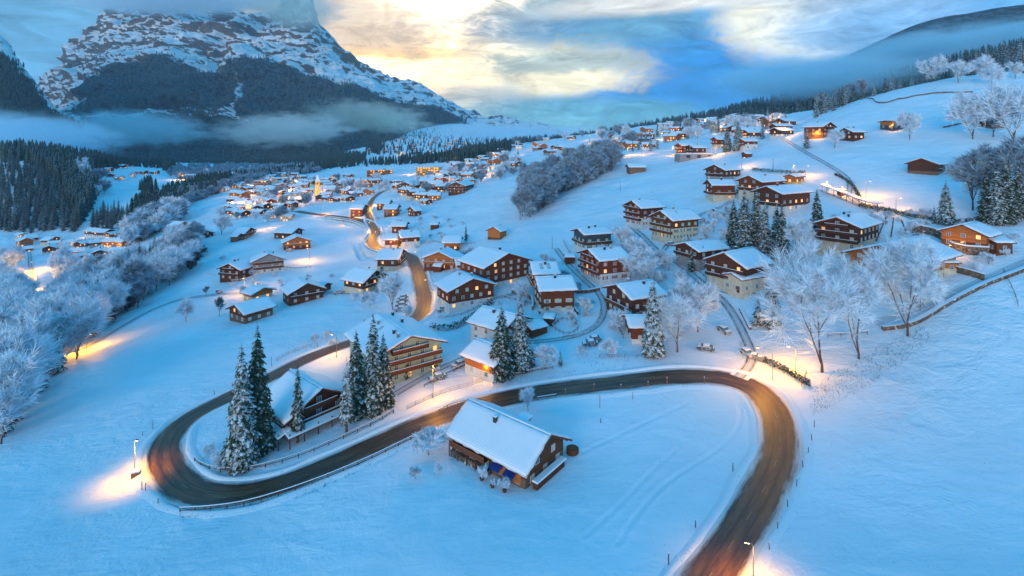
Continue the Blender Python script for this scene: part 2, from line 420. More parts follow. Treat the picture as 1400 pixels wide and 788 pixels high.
# ------------------------------------------------------------------ terrain: per bearing, how the ground falls and rises with distance
NEAR = {-400: 84, 0: 80}
COLS = {  # bearing (as the column it crosses in the view) : [(row, distance m) ...] near to far
 -250: [(788,82),(600,128),(500,195),(430,300),(350,520),(310,640),(250,780),(215,880),(190,1000),(175,1150),(185,2000),(190,6500)],
 50: [(788,80),(600,125),(500,190),(430,290),(370,430),(335,560),(310,650),(270,740),(235,830),(215,900),(205,1050),(214,1700),(222,2600),(222,6500)],
 130: [(788,79),(620,118),(530,152),(470,205),(430,285),(380,385),(340,500),(300,640),(270,760),(235,900),(218,1050),(214,1500),(220,2600),(220,6500)],
 200: [(788,78),(620,115),(530,147),(470,188),(430,245),(390,310),(350,395),(300,570),(270,740),(250,900),(236,1150),(226,1600),(220,2600),(220,6500)],
 300: [(788,77),(620,112),(530,143),(470,178),(430,214),(380,275),(340,350),(310,440),(290,520),(270,640),(250,860),(238,1200),(228,1800),(220,2600),(219,6500)],
 400: [(788,76),(690,93),(620,110),(530,140),(470,172),(420,215),(380,265),(340,335),(300,450),(280,560),(265,690),(250,900),(237,1300),(228,1900),(220,2600),(216,6500)],
 500: [(788,75),(690,91),(600,113),(530,134),(470,165),(420,208),(380,250),(340,320),(300,420),(280,500),(260,620),(240,850),(230,1100),(215,1700),(205,2300),(190,3200),(172,4200),(160,5200),(170,6500)],
 600: [(788,74),(700,88),(600,110),(530,132),(470,162),(420,200),(380,237),(340,290),(300,380),(280,450),(260,550),(240,740),(225,1000),(210,1500),(200,2100),(188,2900),(172,3900),(158,5000),(170,6500)],
 700: [(788,73),(700,88),(620,105),(540,128),(500,143),(450,167),(400,198),(350,243),(330,268),(300,325),(270,400),(250,480),(235,580),(220,750),(207,960),(197,1250),(195,2000),(183,3500),(175,5000),(180,6500)],
 800: [(788,73),(700,87),(620,104),(540,126),(500,139),(450,162),(400,190),(350,230),(300,283),(270,330),(250,375),(230,440),(215,530),(205,630),(195,790),(188,980),(184,1150),(192,1700),(196,6500)],
 900: [(788,73),(700,87),(620,103),(511,131),(450,158),(400,183),(350,215),(300,258),(270,295),(250,330),(230,380),(215,435),(200,530),(190,640),(180,800),(172,1000),(167,1200),(180,1800),(192,6500)],
 1000: [(788,73),(700,87),(620,103),(511,131),(470,148),(400,174),(350,199),(300,233),(270,262),(250,288),(220,345),(200,420),(190,480),(180,570),(170,690),(163,850),(159,1000),(175,1500),(190,6500)],
 1100: [(788,72),(700,86),(620,101),(560,114),(500,130),(450,147),(400,167),(350,190),(300,218),(270,238),(250,256),(220,291),(200,326),(180,385),(168,450),(158,560),(150,720),(170,1300),(190,6500)],
 1200: [(788,72),(700,85),(600,102),(500,126),(450,140),(400,157),(350,176),(300,201),(270,220),(250,238),(225,264),(200,296),(180,325),(160,356),(140,386),(126,415),(128,520),(160,1100),(190,6500)],
 1300: [(788,72),(700,84),(600,100),(500,120),(450,132),(400,147),(350,166),(300,189),(270,207),(250,221),(225,243),(200,268),(175,298),(150,333),(125,372),(106,410),(106,520),(150,1100),(190,6500)],
 1400: [(788,71),(700,83),(600,97),(500,117),(450,128),(400,141),(350,158),(300,181),(270,200),(250,214),(225,236),(200,260),(175,288),(150,322),(120,366),(95,408),(92,520),(140,1100),(190,6500)],
 1750: [(788,70),(700,82),(600,95),(500,113),(450,124),(400,137),(350,153),(300,176),(250,208),(200,255),(150,318),(100,385),(80,430),(80,560),(130,1100),(190,6500)],
}
NU, NV = 440, 620
U0, U1 = -400.0, 1850.0
V0, V1 = math.log(22), math.log(6400)
ug = np.linspace(U0, U1, NU); vg = np.linspace(V0, V1, NV)
kc = sorted(COLS); tab = []
for c in kc:
    ys = np.array([p[0] for p in COLS[c]], float); ds = np.array([p[1] for p in COLS[c]], float)
    row = np.interp(vg, np.log(ds), ys)
    near = np.exp(vg) < ds[0]
    H0 = (ys[0] - HY) / F * ds[0]
    row[near] = HY + (H0 + .04 * (ds[0] - np.exp(vg[near]))) / np.exp(vg[near]) * F
    tab.append((row - HY) / F)
tab = np.array(tab)                                   # columns x NV
S = np.array([np.interp(ug, kc, tab[:, j]) for j in range(NV)]).T
def gsm(A, sig, ax):
    r = int(3 * sig); k = np.exp(-.5 * (np.arange(-r, r + 1) / sig) ** 2); k /= k.sum()
    P = np.pad(A, [(r, r) if a == ax else (0, 0) for a in range(2)], mode='reflect', reflect_type='odd')
    return np.apply_along_axis(lambda v: np.convolve(v, k, 'valid'), ax, P)
S = gsm(gsm(S, 9, 0), 7, 1)

def s_at(px, lnd):
    a = (np.clip(px, U0, U1 - 1e-6) - U0) / (U1 - U0) * (NU - 1); b = (np.clip(lnd, V0, V1 - 1e-9) - V0) / (V1 - V0) * (NV - 1)
    i = np.floor(a).astype(int); j = np.floor(b).astype(int); i = np.minimum(i, NU - 2); j = np.minimum(j, NV - 2); fa = a - i; fb = b - j
    return (S[i, j] * (1 - fa) + S[i + 1, j] * fa) * (1 - fb) + (S[i, j + 1] * (1 - fa) + S[i + 1, j + 1] * fa) * fb
def base_z(x, y):
    y = np.maximum(y, 1e-3)
    return -s_at(CX + F * x / y, np.log(y)) * y
LND = np.linspace(math.log(45), math.log(6300), 2600)
def dist_at(px, py, H=0.0):
    """distance at which the line of sight of a photo point comes within H metres of the ground"""
    D = np.exp(LND); s = s_at(np.full(LND.shape, float(px)), LND) - H / D
    k = np.argmax(s <= (py - HY) / F)
    return float(D[k]) if (s <= (py - HY) / F).any() else float(D[np.argmin(s)])

# ------------------------------------------------------------------ roads
def curve_pts(pix, step=3.0):
    P = []
    for (px, py) in pix:
        d = dist_at(px, py); P.append(((px - CX) / F * d, d))
    P = np.array(P); n = len(P)
    out = []
    for i in range(n - 1):                       # Catmull-Rom in plan
        p0, p1, p2, p3 = P[max(i - 1, 0)], P[i], P[i + 1], P[min(i + 2, n - 1)]
        m = max(2, int(np.hypot(*(p2 - p1)) / step))
        for k in range(m):
            t = k / m
            out.append(.5 * ((2 * p1) + (-p0 + p2) * t + (2 * p0 - 5 * p1 + 4 * p2 - p3) * t * t + (-p0 + 3 * p1 - 3 * p2 + p3) * t ** 3))
    out.append(P[-1]); out = np.array(out)
    for _ in range(3): out[1:-1] = (out[:-2] + 2 * out[1:-1] + out[2:]) / 4
    return out
MAIN = [(930,860),(962,800),(990,760),(1016,720),(1042,675),(1062,632),(1068,592),(1060,560),(1040,533),(1005,518),(960,514),(900,517),(840,524),(780,531),(720,539),(660,552),(610,568),(560,586),(505,612),(455,634),(405,656),(355,672),(310,680),(270,676),(240,657),(224,630),(226,603),(246,578),(280,558),(320,541),(355,524),(385,508),(420,490),(460,476),(505,461),(548,448),(574,432),(580,410),(575,385),(568,362),(556,349),(530,344),(513,338),(508,328),(514,318),(508,308),(490,301),(465,297),(430,293),(405,289)]
BRANCH = [(514,318),(507,303),(504,287),(510,272),(524,262),(540,258)]
RP = curve_pts(MAIN); RB = curve_pts(BRANCH)
def widths(P, w0, w1=None):
    return np.linspace(w0, w1 if w1 else w0, len(P))
WMAIN = np.full(len(RP), 8.2)
ROADS = [(RP, WMAIN), (RB, np.full(len(RB), 6.5))]
ED = [(1010,517),(1030,495),(1020,465),(1008,440),(992,415),(960,388),(930,362),(900,345),(880,325),(860,308)]
E2 = [(640,512),(600,522),(560,545),(538,572)]
RE = curve_pts(ED); 
GAL = [(1070,190),(1095,205),(1125,222),(1150,237),(1163,252),(1160,268),(1185,283),(1225,290),(1250,300)]
RG = curve_pts(GAL)
LEFTR = [(70,480),(110,480),(140,463),(170,445),(200,428),(235,413),(280,405),(330,402),(360,404)]
RL = curve_pts(LEFTR)
VALR = [(52,460),(50,430),(46,400),(42,370),(40,345)]
RV = curve_pts(VALR)
RIGHTR = [(1196,444),(1260,420),(1320,395),(1370,372),(1420,352)]
RR = curve_pts(RIGHTR)
CIRC = [(700,470),(760,466),(810,452),(826,428),(822,405),(800,385),(775,360),(760,340)]
RC = curve_pts(CIRC)
X1 = curve_pts([(742,425),(760,418),(790,420),(812,412)]); X2 = curve_pts([(588,398),(612,392),(640,398),(655,412),(690,405),(720,400)]); X3 = curve_pts([(960,388),(985,398),(1010,405),(1032,400)]); X4 = curve_pts([(1000,275),(985,285),(960,292),(925,322),(905,345)]); X5 = curve_pts([(420,402),(455,400),(490,402),(520,398),(548,396)]); X6 = curve_pts([(540,540),(575,520),(610,500),(640,488),(662,482)])
LANES = [(RE, np.full(len(RE), 4.6)), (RG, np.full(len(RG), 4.5)), (RL, np.full(len(RL), 3.6)), (RV, np.full(len(RV), 5.0)), (RR, np.full(len(RR), 4.2)), (RC, np.full(len(RC), 4.0))] + [(q_, np.full(len(q_), 3.4)) for q_ in (X1, X2, X3, X4, X5, X6)]
def seg_dist(X, Y, P):
    """distance to a polyline, signed side (+ = left of travel), index"""
    best = np.full(X.shape, 1e9); side = np.zeros(X.shape); idx = np.zeros(X.shape)
    for i in range(len(P) - 1):
        a, b = P[i], P[i + 1]; d = b - a; l2 = (d ** 2).sum()
        if l2 < 1e-6: continue
        t = np.clip(((X - a[0]) * d[0] + (Y - a[1]) * d[1]) / l2, 0, 1)
        qx = a[0] + t * d[0] - X; qy = a[1] + t * d[1] - Y; q = np.hypot(qx, qy)
        m = q < best; best = np.where(m, q, best); side = np.where(m, np.sign(d[0] * -qy - d[1] * -qx), side); idx = np.where(m, i + t, idx)
    return best, side, idx
def near_mask(X, Y, P, r):
    return (X > P[:, 0].min() - r) & (X < P[:, 0].max() + r) & (Y > P[:, 1].min() - r) & (Y < P[:, 1].max() + r)
# the stretch where a retaining wall carries the road above the field
kw0 = min(range(len(RP)), key=lambda i: abs(RP[i][1] - dist_at(552, 348)) + abs(RP[i][0] - (552 - CX) / F * dist_at(552, 348)))
kw1 = min(range(len(RP)), key=lambda i: abs(RP[i][1] - dist_at(440, 294)) + abs(RP[i][0] - (440 - CX) / F * dist_at(440, 294)))
def ground(x, y, carve=True):
    x = np.atleast_1d(np.asarray(x, float)); y = np.atleast_1d(np.asarray(y, float))
    z = base_z(x, y)
    # drop the field below the retaining wall
    m = near_mask(x, y, RP[kw0:kw1], 60)
    if m.any():
        d, sd_, ix = seg_dist(x[m], y[m], RP[kw0:kw1])
        side = sd_ * SIDEW
        ends = np.clip(np.minimum(ix, (kw1 - kw0 - 1) - ix) / 10, 0, 1)
        drop = 3.6 * np.clip((d - 5.0) / .9, 0, 1) * (side > 0) * ends * np.clip((60 - d) / 40, 0, 1)
        z[m] -= drop
    # small relief away from the roads
    if True:
        rel = np.ones(x.shape)
        for P, w in ROADS + LANES:
            m = near_mask(x, y, P, 14)
            if not m.any(): continue
            d, _, _ = seg_dist(x[m], y[m], P)
            rel[m] = np.minimum(rel[m], np.clip((d - w[0] / 2 - 1.5) / 8, 0, 1))
            if carve and w[0] > 5.5:
                z[m] -= .28 * np.clip((w[0] / 2 + .3 - d) / .6, 0, 1)
            elif carve: z[m] -= .06 * np.clip((w[0] / 2 + .3 - d) / .6, 0, 1)
        amp = np.clip(y / 240, .42, 4.0)
        z = z + rel * np.clip(1.3 - y / 260, 0, 1) * ((fbm(x / 2.3, y / 1.5, 3, 21) - .5) * .24 * np.clip(fbm(x / 25, y / 25, 2, 31) * 3.4 - 1.5, 0.06, 1) * np.clip(1.15 - (x + 10) / 60, .25, 1)) + rel * amp * ((fbm(x / 19, y / 19, 4, 3) - .5) * 1.5 + (fbm(x / 5.5, y / 3.2, 3, 8) - .5) * .28)
    return z
SIDEW = 1
_m = RP[(kw0 + kw1) // 2]; _n = RP[(kw0 + kw1) // 2 + 1] - _m
_l = np.array([-_n[1], _n[0]])                      # left of travel
SIDEW = 1 if _l[0] < 0 or _l[1] < 0 and abs(_l[1]) > abs(_l[0]) else -1
def gz(x, y): return float(ground(x, y, False)[0])
def at(px, py):
    d = dist_at(px, py); x = (px - CX) / F * d
    return Vector((x, d, gz(x, d)))

# ------------------------------------------------------------------ ground sheet
NX, NY = 940, 900
gu = np.linspace(-380, 1830, NX); gv = np.linspace(math.log(24), math.log(6300), NY)
GU, GV = np.meshgrid(gu, gv, indexing='ij'); GY = np.exp(GV); GX = (GU - CX) / F * GY
shape = GX.shape
GZ = ground(GX.ravel(), GY.ravel())
# trodden and sledged furrows in the near field
def furrow(pix, w, depth):
    P = curve_pts(pix); x, y = GX.ravel(), GY.ravel(); m = near_mask(x, y, P, 4)
    d, _, ix = seg_dist(x[m], y[m], P)
    GZ[m] += depth * (-np.exp(-(d / w) ** 2) + .55 * np.exp(-((d - 1.7 * w) / w) ** 2)) * (.55 + .9 * vnoise(ix * 1.3, ix * 0, 5))
furrow([(795,620),(840,598),(890,575),(945,550)], .4, .2)
furrow([(845,745),(880,690),(925,650),(975,620),(1010,590),(1018,560),(1000,543)], .4, .16)
furrow([(800,735),(850,690),(890,645),(925,615)], .4, .14)
furrow([(480,316),(490,340),(500,352),(540,356)], 1.2, .8)
def grid_faces(nx, ny):
    i, j = np.meshgrid(np.arange(nx - 1), np.arange(ny - 1), indexing='ij'); a = (i * ny + j).ravel()
    return np.stack([a, a + ny, a + ny + 1, a + 1], 1)
gr = np_mesh('ground', np.stack([GX.ravel(), GY.ravel(), GZ], 1), grid_faces(NX, NY), SNOW)
tag(gr, kind='structure')

# ------------------------------------------------------------------ road ribbons
def ribbon(name, P, prof, mat_, w=None, lift=.0, z0=None):
    """prof: list of (offset across in m, height above base); offsets from the centre line"""
    T = np.gradient(P, axis=0); T /= np.linalg.norm(T, axis=1)[:, None] + 1e-9; Nn = np.stack([T[:, 1], -T[:, 0]], 1)
    V = []; UV = []; s = np.concatenate([[0], np.cumsum(np.hypot(*np.diff(P, axis=0).T))])
    for k, (o, h) in enumerate(prof):
        o_ = o if np.ndim(o) else np.full(len(P), o); h_ = h if np.ndim(h) else np.full(len(P), h)
        Q = P + Nn * o_[:, None]
        zz = base_z(P[:, 0] + Nn[:, 0] * o_ , P[:, 1] + Nn[:, 1] * o_) + h_ + lift * (1 + P[:, 1] / 150)
        V.append(np.stack([Q[:, 0], Q[:, 1], zz], 1)); UV.append(np.stack([o_, s], 1))
    n, m = len(prof), len(P)
    V = np.concatenate(V); UVv = np.concatenate(UV)
    Fq = grid_faces(n, m)
    o = np_mesh(name, V, Fq, mat_)
    me = o.data; uvl = me.uv_layers.new(name='UVMap')
    li = np.empty(len(me.loops), np.int32); me.loops.foreach_get('vertex_index', li)
    uvl.data.foreach_set('uv', UVv[li].astype(np.float32).ravel())
    return tag(o, kind='structure')
def road(name, P, w, mt, banks=True):
    h = w / 2
    prof = [(h * k, .0) for k in (-1, -.66, -.33, 0, .33, .66, 1)]
    o = ribbon(name, P, prof, mt, lift=.0)
    uvl = o.data.uv_layers[0]; a = np.empty(len(uvl.data) * 2, np.float32); uvl.data.foreach_get('uv', a); a = a.reshape(-1, 2); a[:, 0] /= h; uvl.data.foreach_set('uv', a.ravel())
    if banks:
        s = np.arange(len(P)) * 1.0
        for sgn in (-1, 1):
            nz = .6 + .9 * vnoise(s * .9, s * 0 + sgn * 9, 4); nw = .8 + .5 * vnoise(s * .45, s * 0 + 3 * sgn, 6)
            edge = h - .55 + .75 * vnoise(s * .55, s * 0 + 5 * sgn, 2)
            pr = [(sgn * edge, -.12), (sgn * (edge + .15), .10 * nz), (sgn * (edge + .5 * nw), .34 * nz), (sgn * (edge + 1.0 * nw), .30 * nz), (sgn * (edge + 1.7 * nw), .06), (sgn * (edge + 2.3 * nw), -.25)]
            if sgn > 0: pr = pr[::-1]
            pr = pr[::-1] if sgn > 0 else pr
            ribbon('snow_bank', P, pr, BANK)
    return o
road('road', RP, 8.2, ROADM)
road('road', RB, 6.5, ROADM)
for k, (P, w) in enumerate(LANES):
    o = ribbon('lane', P, [(w[0] / 2 * q, .03) for q in (-1, -.5, 0, .5, 1)], LANE if k in (0, 1, 2, 5) else LANE, lift=.02)
    uvl = o.data.uv_layers[0]; a = np.empty(len(uvl.data) * 2, np.float32); uvl.data.foreach_get('uv', a); a = a.reshape(-1, 2); a[:, 0] /= w[0] / 2 * .78; uvl.data.foreach_set('uv', a.ravel())
    if k != 4:
        for sg in (-1, 1): ribbon('tyre_track', P, [(sg * .95 + q, .07) for q in (-.24, 0, .24)], RUT, lift=.03)
# dashed centre marking
s = np.concatenate([[0], np.cumsum(np.hypot(*np.diff(RP, axis=0).T))])
T = np.gradient(RP, axis=0); T /= np.linalg.norm(T, axis=1)[:, None]; Nn = np.stack([T[:, 1], -T[:, 0]], 1)
V = []; Fq = []
def mark(off, on, gap, hw, s0, s1):
    t = s0
    while t < s1 - on:
        for q in (t, t + on * .5, t + on):
            x = np.interp(q, s, RP[:, 0]); y = np.interp(q, s, RP[:, 1]); nx = np.interp(q, s, Nn[:, 0]); ny = np.interp(q, s, Nn[:, 1])
            for e in (-hw, hw):
                X, Y = x + nx * (off + e), y + ny * (off + e); V.append((X, Y, float(base_z(X, Y)) + .015 + Y * 3e-5))
        b = len(V) - 6; Fq.extend([(b, b + 1, b + 3, b + 2), (b + 2, b + 3, b + 5, b + 4)]); t += on + gap
mark(0, 2.6, 6.0, .055, 0, s[-1] * .8)
np_mesh('road_marking', np.array(V), np.array(Fq), LINE, smooth=False)['kind'] = 'structure'

# ------------------------------------------------------------------ mountains: nets of (row, distance) per bearing
def m_mount(name, c_snow, c_rock, slope_a, slope_b, strata=.012, warm=None):
    m, nt, b = mat(name, c_snow, .85, .1)
    g = geo(nt); P = g.outputs['Position']
    sp = nt.nodes.new('ShaderNodeSeparateXYZ'); L(nt, g.outputs['Normal'], sp.inputs[0])
    pz = nt.nodes.new('ShaderNodeSeparateXYZ'); L(nt, P, pz.inputs[0])
    n1 = noise(nt, P, .0011, 8, .68); n2 = noise(nt, P, .008, 7, .7)
    mpn = nt.nodes.new('ShaderNodeMapping'); mpn.inputs['Scale'].default_value = (.22, .22, 7.5); mpn.inputs['Rotation'].default_value = (0, .12, 0); L(nt, P, mpn.inputs[0])
    n3 = noise(nt, mpn.outputs[0], .0045, 8, .72, .6)
    f = mathn(nt, 'ADD', sp.outputs[2], mathn(nt, 'MULTIPLY', mathn(nt, 'SUBTRACT', n3, .5), 2.3))
    f = mathn(nt, 'ADD', f, mathn(nt, 'MULTIPLY', mathn(nt, 'SUBTRACT', n2, .5), .9))
    sn = sstep(nt, f, slope_a, slope_b)
    rock = mixc(nt, n2, tuple(x * .5 for x in c_rock), tuple(x * 1.5 for x in c_rock))
    rock = mixc(nt, sstep(nt, n1, .56, .66), rock, (.20, .12, .075))
    c = mixc(nt, sn, rock, c_snow)
    at_ = nt.nodes.new('ShaderNodeAttribute'); at_.attribute_name = 'wood'
    fm = mathn(nt, 'ADD', at_.outputs['Fac'], mathn(nt, 'MULTIPLY', mathn(nt, 'SUBTRACT', n2, .5), 1.3))
    fs = noise(nt, P, .035, 5, .75)
    wood = mixc(nt, sstep(nt, fs, .42, .66), (.018, .042, .058), (.10, .17, .22))
    c = mixc(nt, sstep(nt, fm, .42, .56), c, wood)
    L(nt, c, b.inputs['Base Color'])
    bump(nt, b, mathn(nt, 'ADD', mathn(nt, 'MULTIPLY', n3, 60), mathn(nt, 'MULTIPLY', n2, 25)), .8, 1.0)
    return m
def net(name, cols, nu, nv, amp, mt, wood=None, seed=1, fr=400.0, sm=(5, 4)):
    ks = sorted(cols); R = len(cols[ks[0]])
    px = np.linspace(ks[0], ks[-1], nu); t = np.linspace(0, R - 1, nv)
    def gridof(i):
        A = np.array([[p[i] for p in cols[k]] for k in ks], float)
        B = np.array([np.interp(px, ks, A[:, r]) for r in range(R)]).T
        return gsm(np.array([np.interp(t, np.arange(R), row) for row in B]), sm[1], 1)
    Y = gsm(gridof(0), sm[0], 0); D = gsm(gridof(1), sm[0], 0)
    X = (px[:, None] - CX) / F * D; Z = (HY - Y) / F * D
    ht = np.clip(t / (R - 1) * 2.2, 0, 1)[None, :] ** .7
    n = fbm(X / fr, (D * .8 + Z * .6) / fr, 7, seed, True) - .55
    n2 = fbm(X / (fr * .25), Z / (fr * .11) + X / fr, 5, seed + 20) - .5
    Z = Z + amp * n * ht; D = D - amp * .9 * n2 * ht - amp * .7 * n * ht
    V = np.stack([X.ravel(), D.ravel(), Z.ravel()], 1)
    o = np_mesh(name, V, grid_faces(nu, nv)[:, ::-1], mt)
    tag(o, kind='structure')
    a = o.data.attributes.new('wood', 'FLOAT', 'POINT')
    wv = wood(np.broadcast_to(px[:, None], X.shape), np.broadcast_to(t[None, :], X.shape)) if wood else np.zeros(X.shape)
    a.data.foreach_set('value', wv.astype(np.float32).ravel())
    return V.reshape(nu, nv, 3), wv
ROCKM = m_mount('mountain_rock_and_snow', (.90, .92, .94), (.15, .14, .14), .34, .58)
EIG = {  # base, cliff foot, cliff top, tree line, upper wall, crest, back
 30: [(236,1900),(196,2900),(180,3100),(160,3800),(150,4500),(146,5100),(160,6300)],
 62: [(234,1900),(192,2900),(172,3060),(150,3700),(134,4500),(122,5200),(150,6500)],
 76: [(234,1900),(190,2900),(168,3050),(142,3700),(122,4500),(104,5200),(145,6500)],
 92: [(234,1900),(188,2900),(162,3050),(136,3700),(112,4500),(90,5200),(140,6500)],
 100: [(234,1900),(187,2900),(160,3050),(130,3700),(100,4500),(62,5250),(130,6500)],
 112: [(236,1900),(186,2900),(156,3050),(122,3700),(92,4500),(58,5250),(130,6500)],
 128: [(238,1900),(184,2900),(152,3050),(112,3750),(78,4500),(44,5250),(120,6500)],
 150: [(240,1900),(182,2900),(148,3050),(98,3800),(60,4600),(18,5300),(110,6500)],
 200: [(244,1900),(180,2900),(140,3050),(84,3900),(50,4600),(6,5300),(100,6500)],
 230: [(244,1900),(180,2950),(136,3080),(76,3900),(46,4600),(4,5350),(100,6500)],
 262: [(244,1900),(180,2950),(142,3080),(84,3900),(50,4600),(6,5350),(100,6500)],
 305: [(244,1950),(182,2950),(146,3080),(108,3800),(62,4600),(14,5350),(100,6500)],
 318: [(244,1950),(182,2950),(148,3080),(78,3850),(58,4600),(18,5350),(100,6500)],
 350: [(244,1950),(184,2950),(152,3080),(84,3850),(62,4600),(24,5350),(100,6500)],
 370: [(242,2000),(186,2950),(156,3080),(88,3850),(62,4600),(16,5350),(100,6500)],
 388: [(242,2000),(186,2950),(156,3080),(92,3850),(62,4600),(-6,5350),(100,6500)],
 408: [(242,2000),(186,2950),(156,3080),(94,3850),(64,4600),(-26,5400),(100,6500)],
 426: [(242,2000),(186,2950),(156,3080),(98,3850),(72,4600),(-12,5400),(100,6500)],
 440: [(240,2000),(186,2950),(156,3080),(102,3850),(80,4600),(42,5400),(100,6500)],
 470: [(238,2050),(186,2980),(158,3100),(112,3850),(92,4600),(68,5400),(110,6500)],
 500: [(236,2150),(186,3050),(160,3200),(122,3950),(106,4700),(92,5400),(120,6500)],
 540: [(226,2400),(186,3300),(160,3500),(142,4100),(128,4800),(111,5500),(130,6700)],
 575: [(214,2900),(184,3800),(160,4000),(150,4400),(138,5000),(122,5600),(140,6900)],
 612: [(208,3300),(184,4200),(166,4400),(160,4700),(152,5200),(142,5800),(155,7000)],
 640: [(204,3600),(184,4500),(174,4800),(168,5100),(163,5500),(156,6100),(165,7000)],
 690: [(200,3800),(186,4700),(182,5000),(178,5300),(174,5700),(168,6300),(178,7200)],
 740: [(202,4000),(190,4900),(186,5200),(182,5500),(180,5900),(177,6400),(190,7200)],
 790: [(206,4000),(200,4900),(198,5200),(196,5500),(195,5900),(194,6400),(200,7200)],
 900: [(212,4000),(208,4900),(206,5200),(206,5500),(206,5900),(206,6400),(210,7200)],
}
def eigwood(px, t):
    a = np.clip((3.05 - t) / .25, 0, 1)
    cliff = np.exp(-((t - 1.5) / .22) ** 2) * (px < 345) * (px > 60)
    left = np.clip((130 - px) / 40, 0, 1) * np.clip((t - 1.4) / .5, 0, 1)
    chute = np.exp(-((px - (322 + 6 * (t - 2))) / 7.0) ** 2) * (t > 1.4) * .55 + np.exp(-((px - (308)) / 9.0) ** 2) * (t > 2.2) * .4
    far = np.clip((px - 600) / 60, 0, 1)
    return np.clip(a - cliff * .7 - left * .8 - chute - far, 0, 1)
EV, EW = net('mountain', EIG, 760, 420, 230, ROCKM, eigwood, 5, 480, (3, 4))
LM = {
 -420: [(215,1300),(150,1500),(90,1750),(20,2000),(-60,2200),(0,3200)],
 -60: [(215,1300),(165,1500),(110,1700),(60,1900),(10,2100),(80,3200)],
 0: [(216,1300),(170,1500),(125,1700),(82,1850),(50,2000),(110,3200)],
 20: [(218,1300),(175,1500),(136,1700),(98,1850),(64,1980),(120,3200)],
 27: [(218,1300),(178,1500),(142,1700),(110,1850),(88,1980),(130,3200)],
 38: [(218,1300),(180,1500),(148,1700),(120,1850),(99,1980),(130,3200)],
 62: [(220,1350),(186,1550),(164,1750),(147,1880),(134,1980),(150,3200)],
 82: [(224,1400),(194,1600),(176,1780),(164,1900),(156,2000),(170,3200)],
 125: [(230,1500),(208,1700),(198,1800),(188,1900),(184,2000),(205,3200)],
 170: [(244,1600),(232,1700),(226,1800),(222,1900),(220,2000),(240,3200)],
}
LV, LW = net('mountain', LM, 300, 140, 60, ROCKM, lambda px, t: np.clip(1.0 - np.clip((t - 2.6) / 1.0, 0, 1) * .75, 0, 1), 9, 260)
RW = {
 690: [(212,1150),(207,1250),(202,1400),(199,1550),(206,2200)],
 800: [(205,1150),(200,1250),(194,1400),(190,1550),(202,2200)],
 860: [(200,1150),(195,1250),(186,1400),(180,1550),(198,2200)],
 900: [(198,1150),(188,1250),(177,1400),(169,1550),(195,2200)],
 940: [(195,1100),(182,1200),(171,1350),(161,1500),(190,2200)],
 1000: [(190,1050),(176,1150),(162,1300),(150,1450),(185,2200)],
 1050: [(185,1000),(168,1100),(153,1250),(138,1400),(180,2200)],
 1110: [(178,950),(158,1050),(142,1200),(129,1350),(175,2200)],
 1200: [(165,900),(144,1000),(124,1150),(106,1300),(150,2200)],
 1300: [(150,850),(128,950),(106,1100),(80,1250),(130,2200)],
 1420: [(140,800),(112,900),(86,1050),(54,1200),(120,2200)],
 1800: [(110,800),(80,900),(50,1050),(10,1200),(120,2200)],
}
FORM = m_mount('wooded_hillside', (.72, .77, .82), (.10, .10, .11), .1, .4)
RWV, RWW = net('hill', RW, 300, 90, 18, FORM, lambda px, t: np.ones(px.shape), 12, 140)
RM = {
 1060: [(168,2100),(160,2400),(150,2700),(142,3000),(160,4200)],
 1105: [(165,2100),(150,2400),(130,2700),(108,3000),(150,4200)],
 1140: [(162,2100),(140,2400),(110,2700),(80,3000),(140,4200)],
 1180: [(160,2100),(132,2400),(96,2700),(61,3000),(130,4200)],
 1210: [(158,2100),(126,2400),(86,2700),(47,3000),(120,4200)],
 1240: [(156,2100),(118,2400),(74,2700),(30,3000),(110,4200)],
 1290: [(152,2100),(106,2400),(58,2700),(15,3000),(100,4200)],
 1370: [(146,2100),(98,2400),(48,2700),(2,3000),(90,4200)],
 1500: [(140,2100),(88,2400),(36,2700),(-14,3000),(80,4200)],
 1850: [(130,2100),(78,2400),(20,2700),(-30,3000),(80,4200)],
}
RMV, RMW = net('mountain', RM, 200, 90, 26, FORM, lambda px, t: np.ones(px.shape) * .85, 15, 300)
# ------------------------------------------------------------------ chalets
WIN_CACHE = {}
def window_parts(kind, w, h, shutter=None):
    key = (kind, round(w, 2), round(h, 2), shutter and shutter.name)
    if key in WIN_CACHE: return WIN_CACHE[key]
    pane_m = {'dark': GLASS, 'pale': WIN_PALE, 'lit': WIN_LIT, 'dim': WIN_DIM}[kind]
    f = MB(); t = .09
    f.box((0, -.03, h / 2 + t / 2), (w + 2 * t, .10, t)); f.box((0, -.05, -h / 2 - t / 2), (w + 2 * t + .1, .16, t))
    f.box((-w / 2 - t / 2, -.03, 0), (t, .10, h)); f.box((w / 2 + t / 2, -.03, 0), (t, .10, h)); f.box((0, -.025, 0), (.06, .07, h)); f.box((0, -.022, h * .12), (w, .05, .05))
    g = MB(); g.box((0, -.005, 0), (w, .03, h))
    r = [f.data('window', FRAME), g.data('pane', pane_m), None]
    if shutter:
        q = MB(); 
        q.box((0, -.045, 0), (w * .48, .06, h + .1))
        r[2] = q.data('shutter', shutter)
    WIN_CACHE[key] = r; return r
def add_window(parent, M, kind, w, h, shutter=None):
    a, b, c = window_parts(kind, w, h, shutter)
    loc, rot, _ = M.decompose(); e = rot.to_euler()
    o = inst('window', a, parent, loc, e); inst('pane', b, o)
    if c:
        for s_ in (-1, 1): inst('shutter', c, o, (s_ * (w * .75 + .13), 0, 0))
    return o
def slope_at(x, y):
    return (gz(x + 4, y) - gz(x - 4, y)) / 8, (gz(x, y + 4) - gz(x, y - 4)) / 8
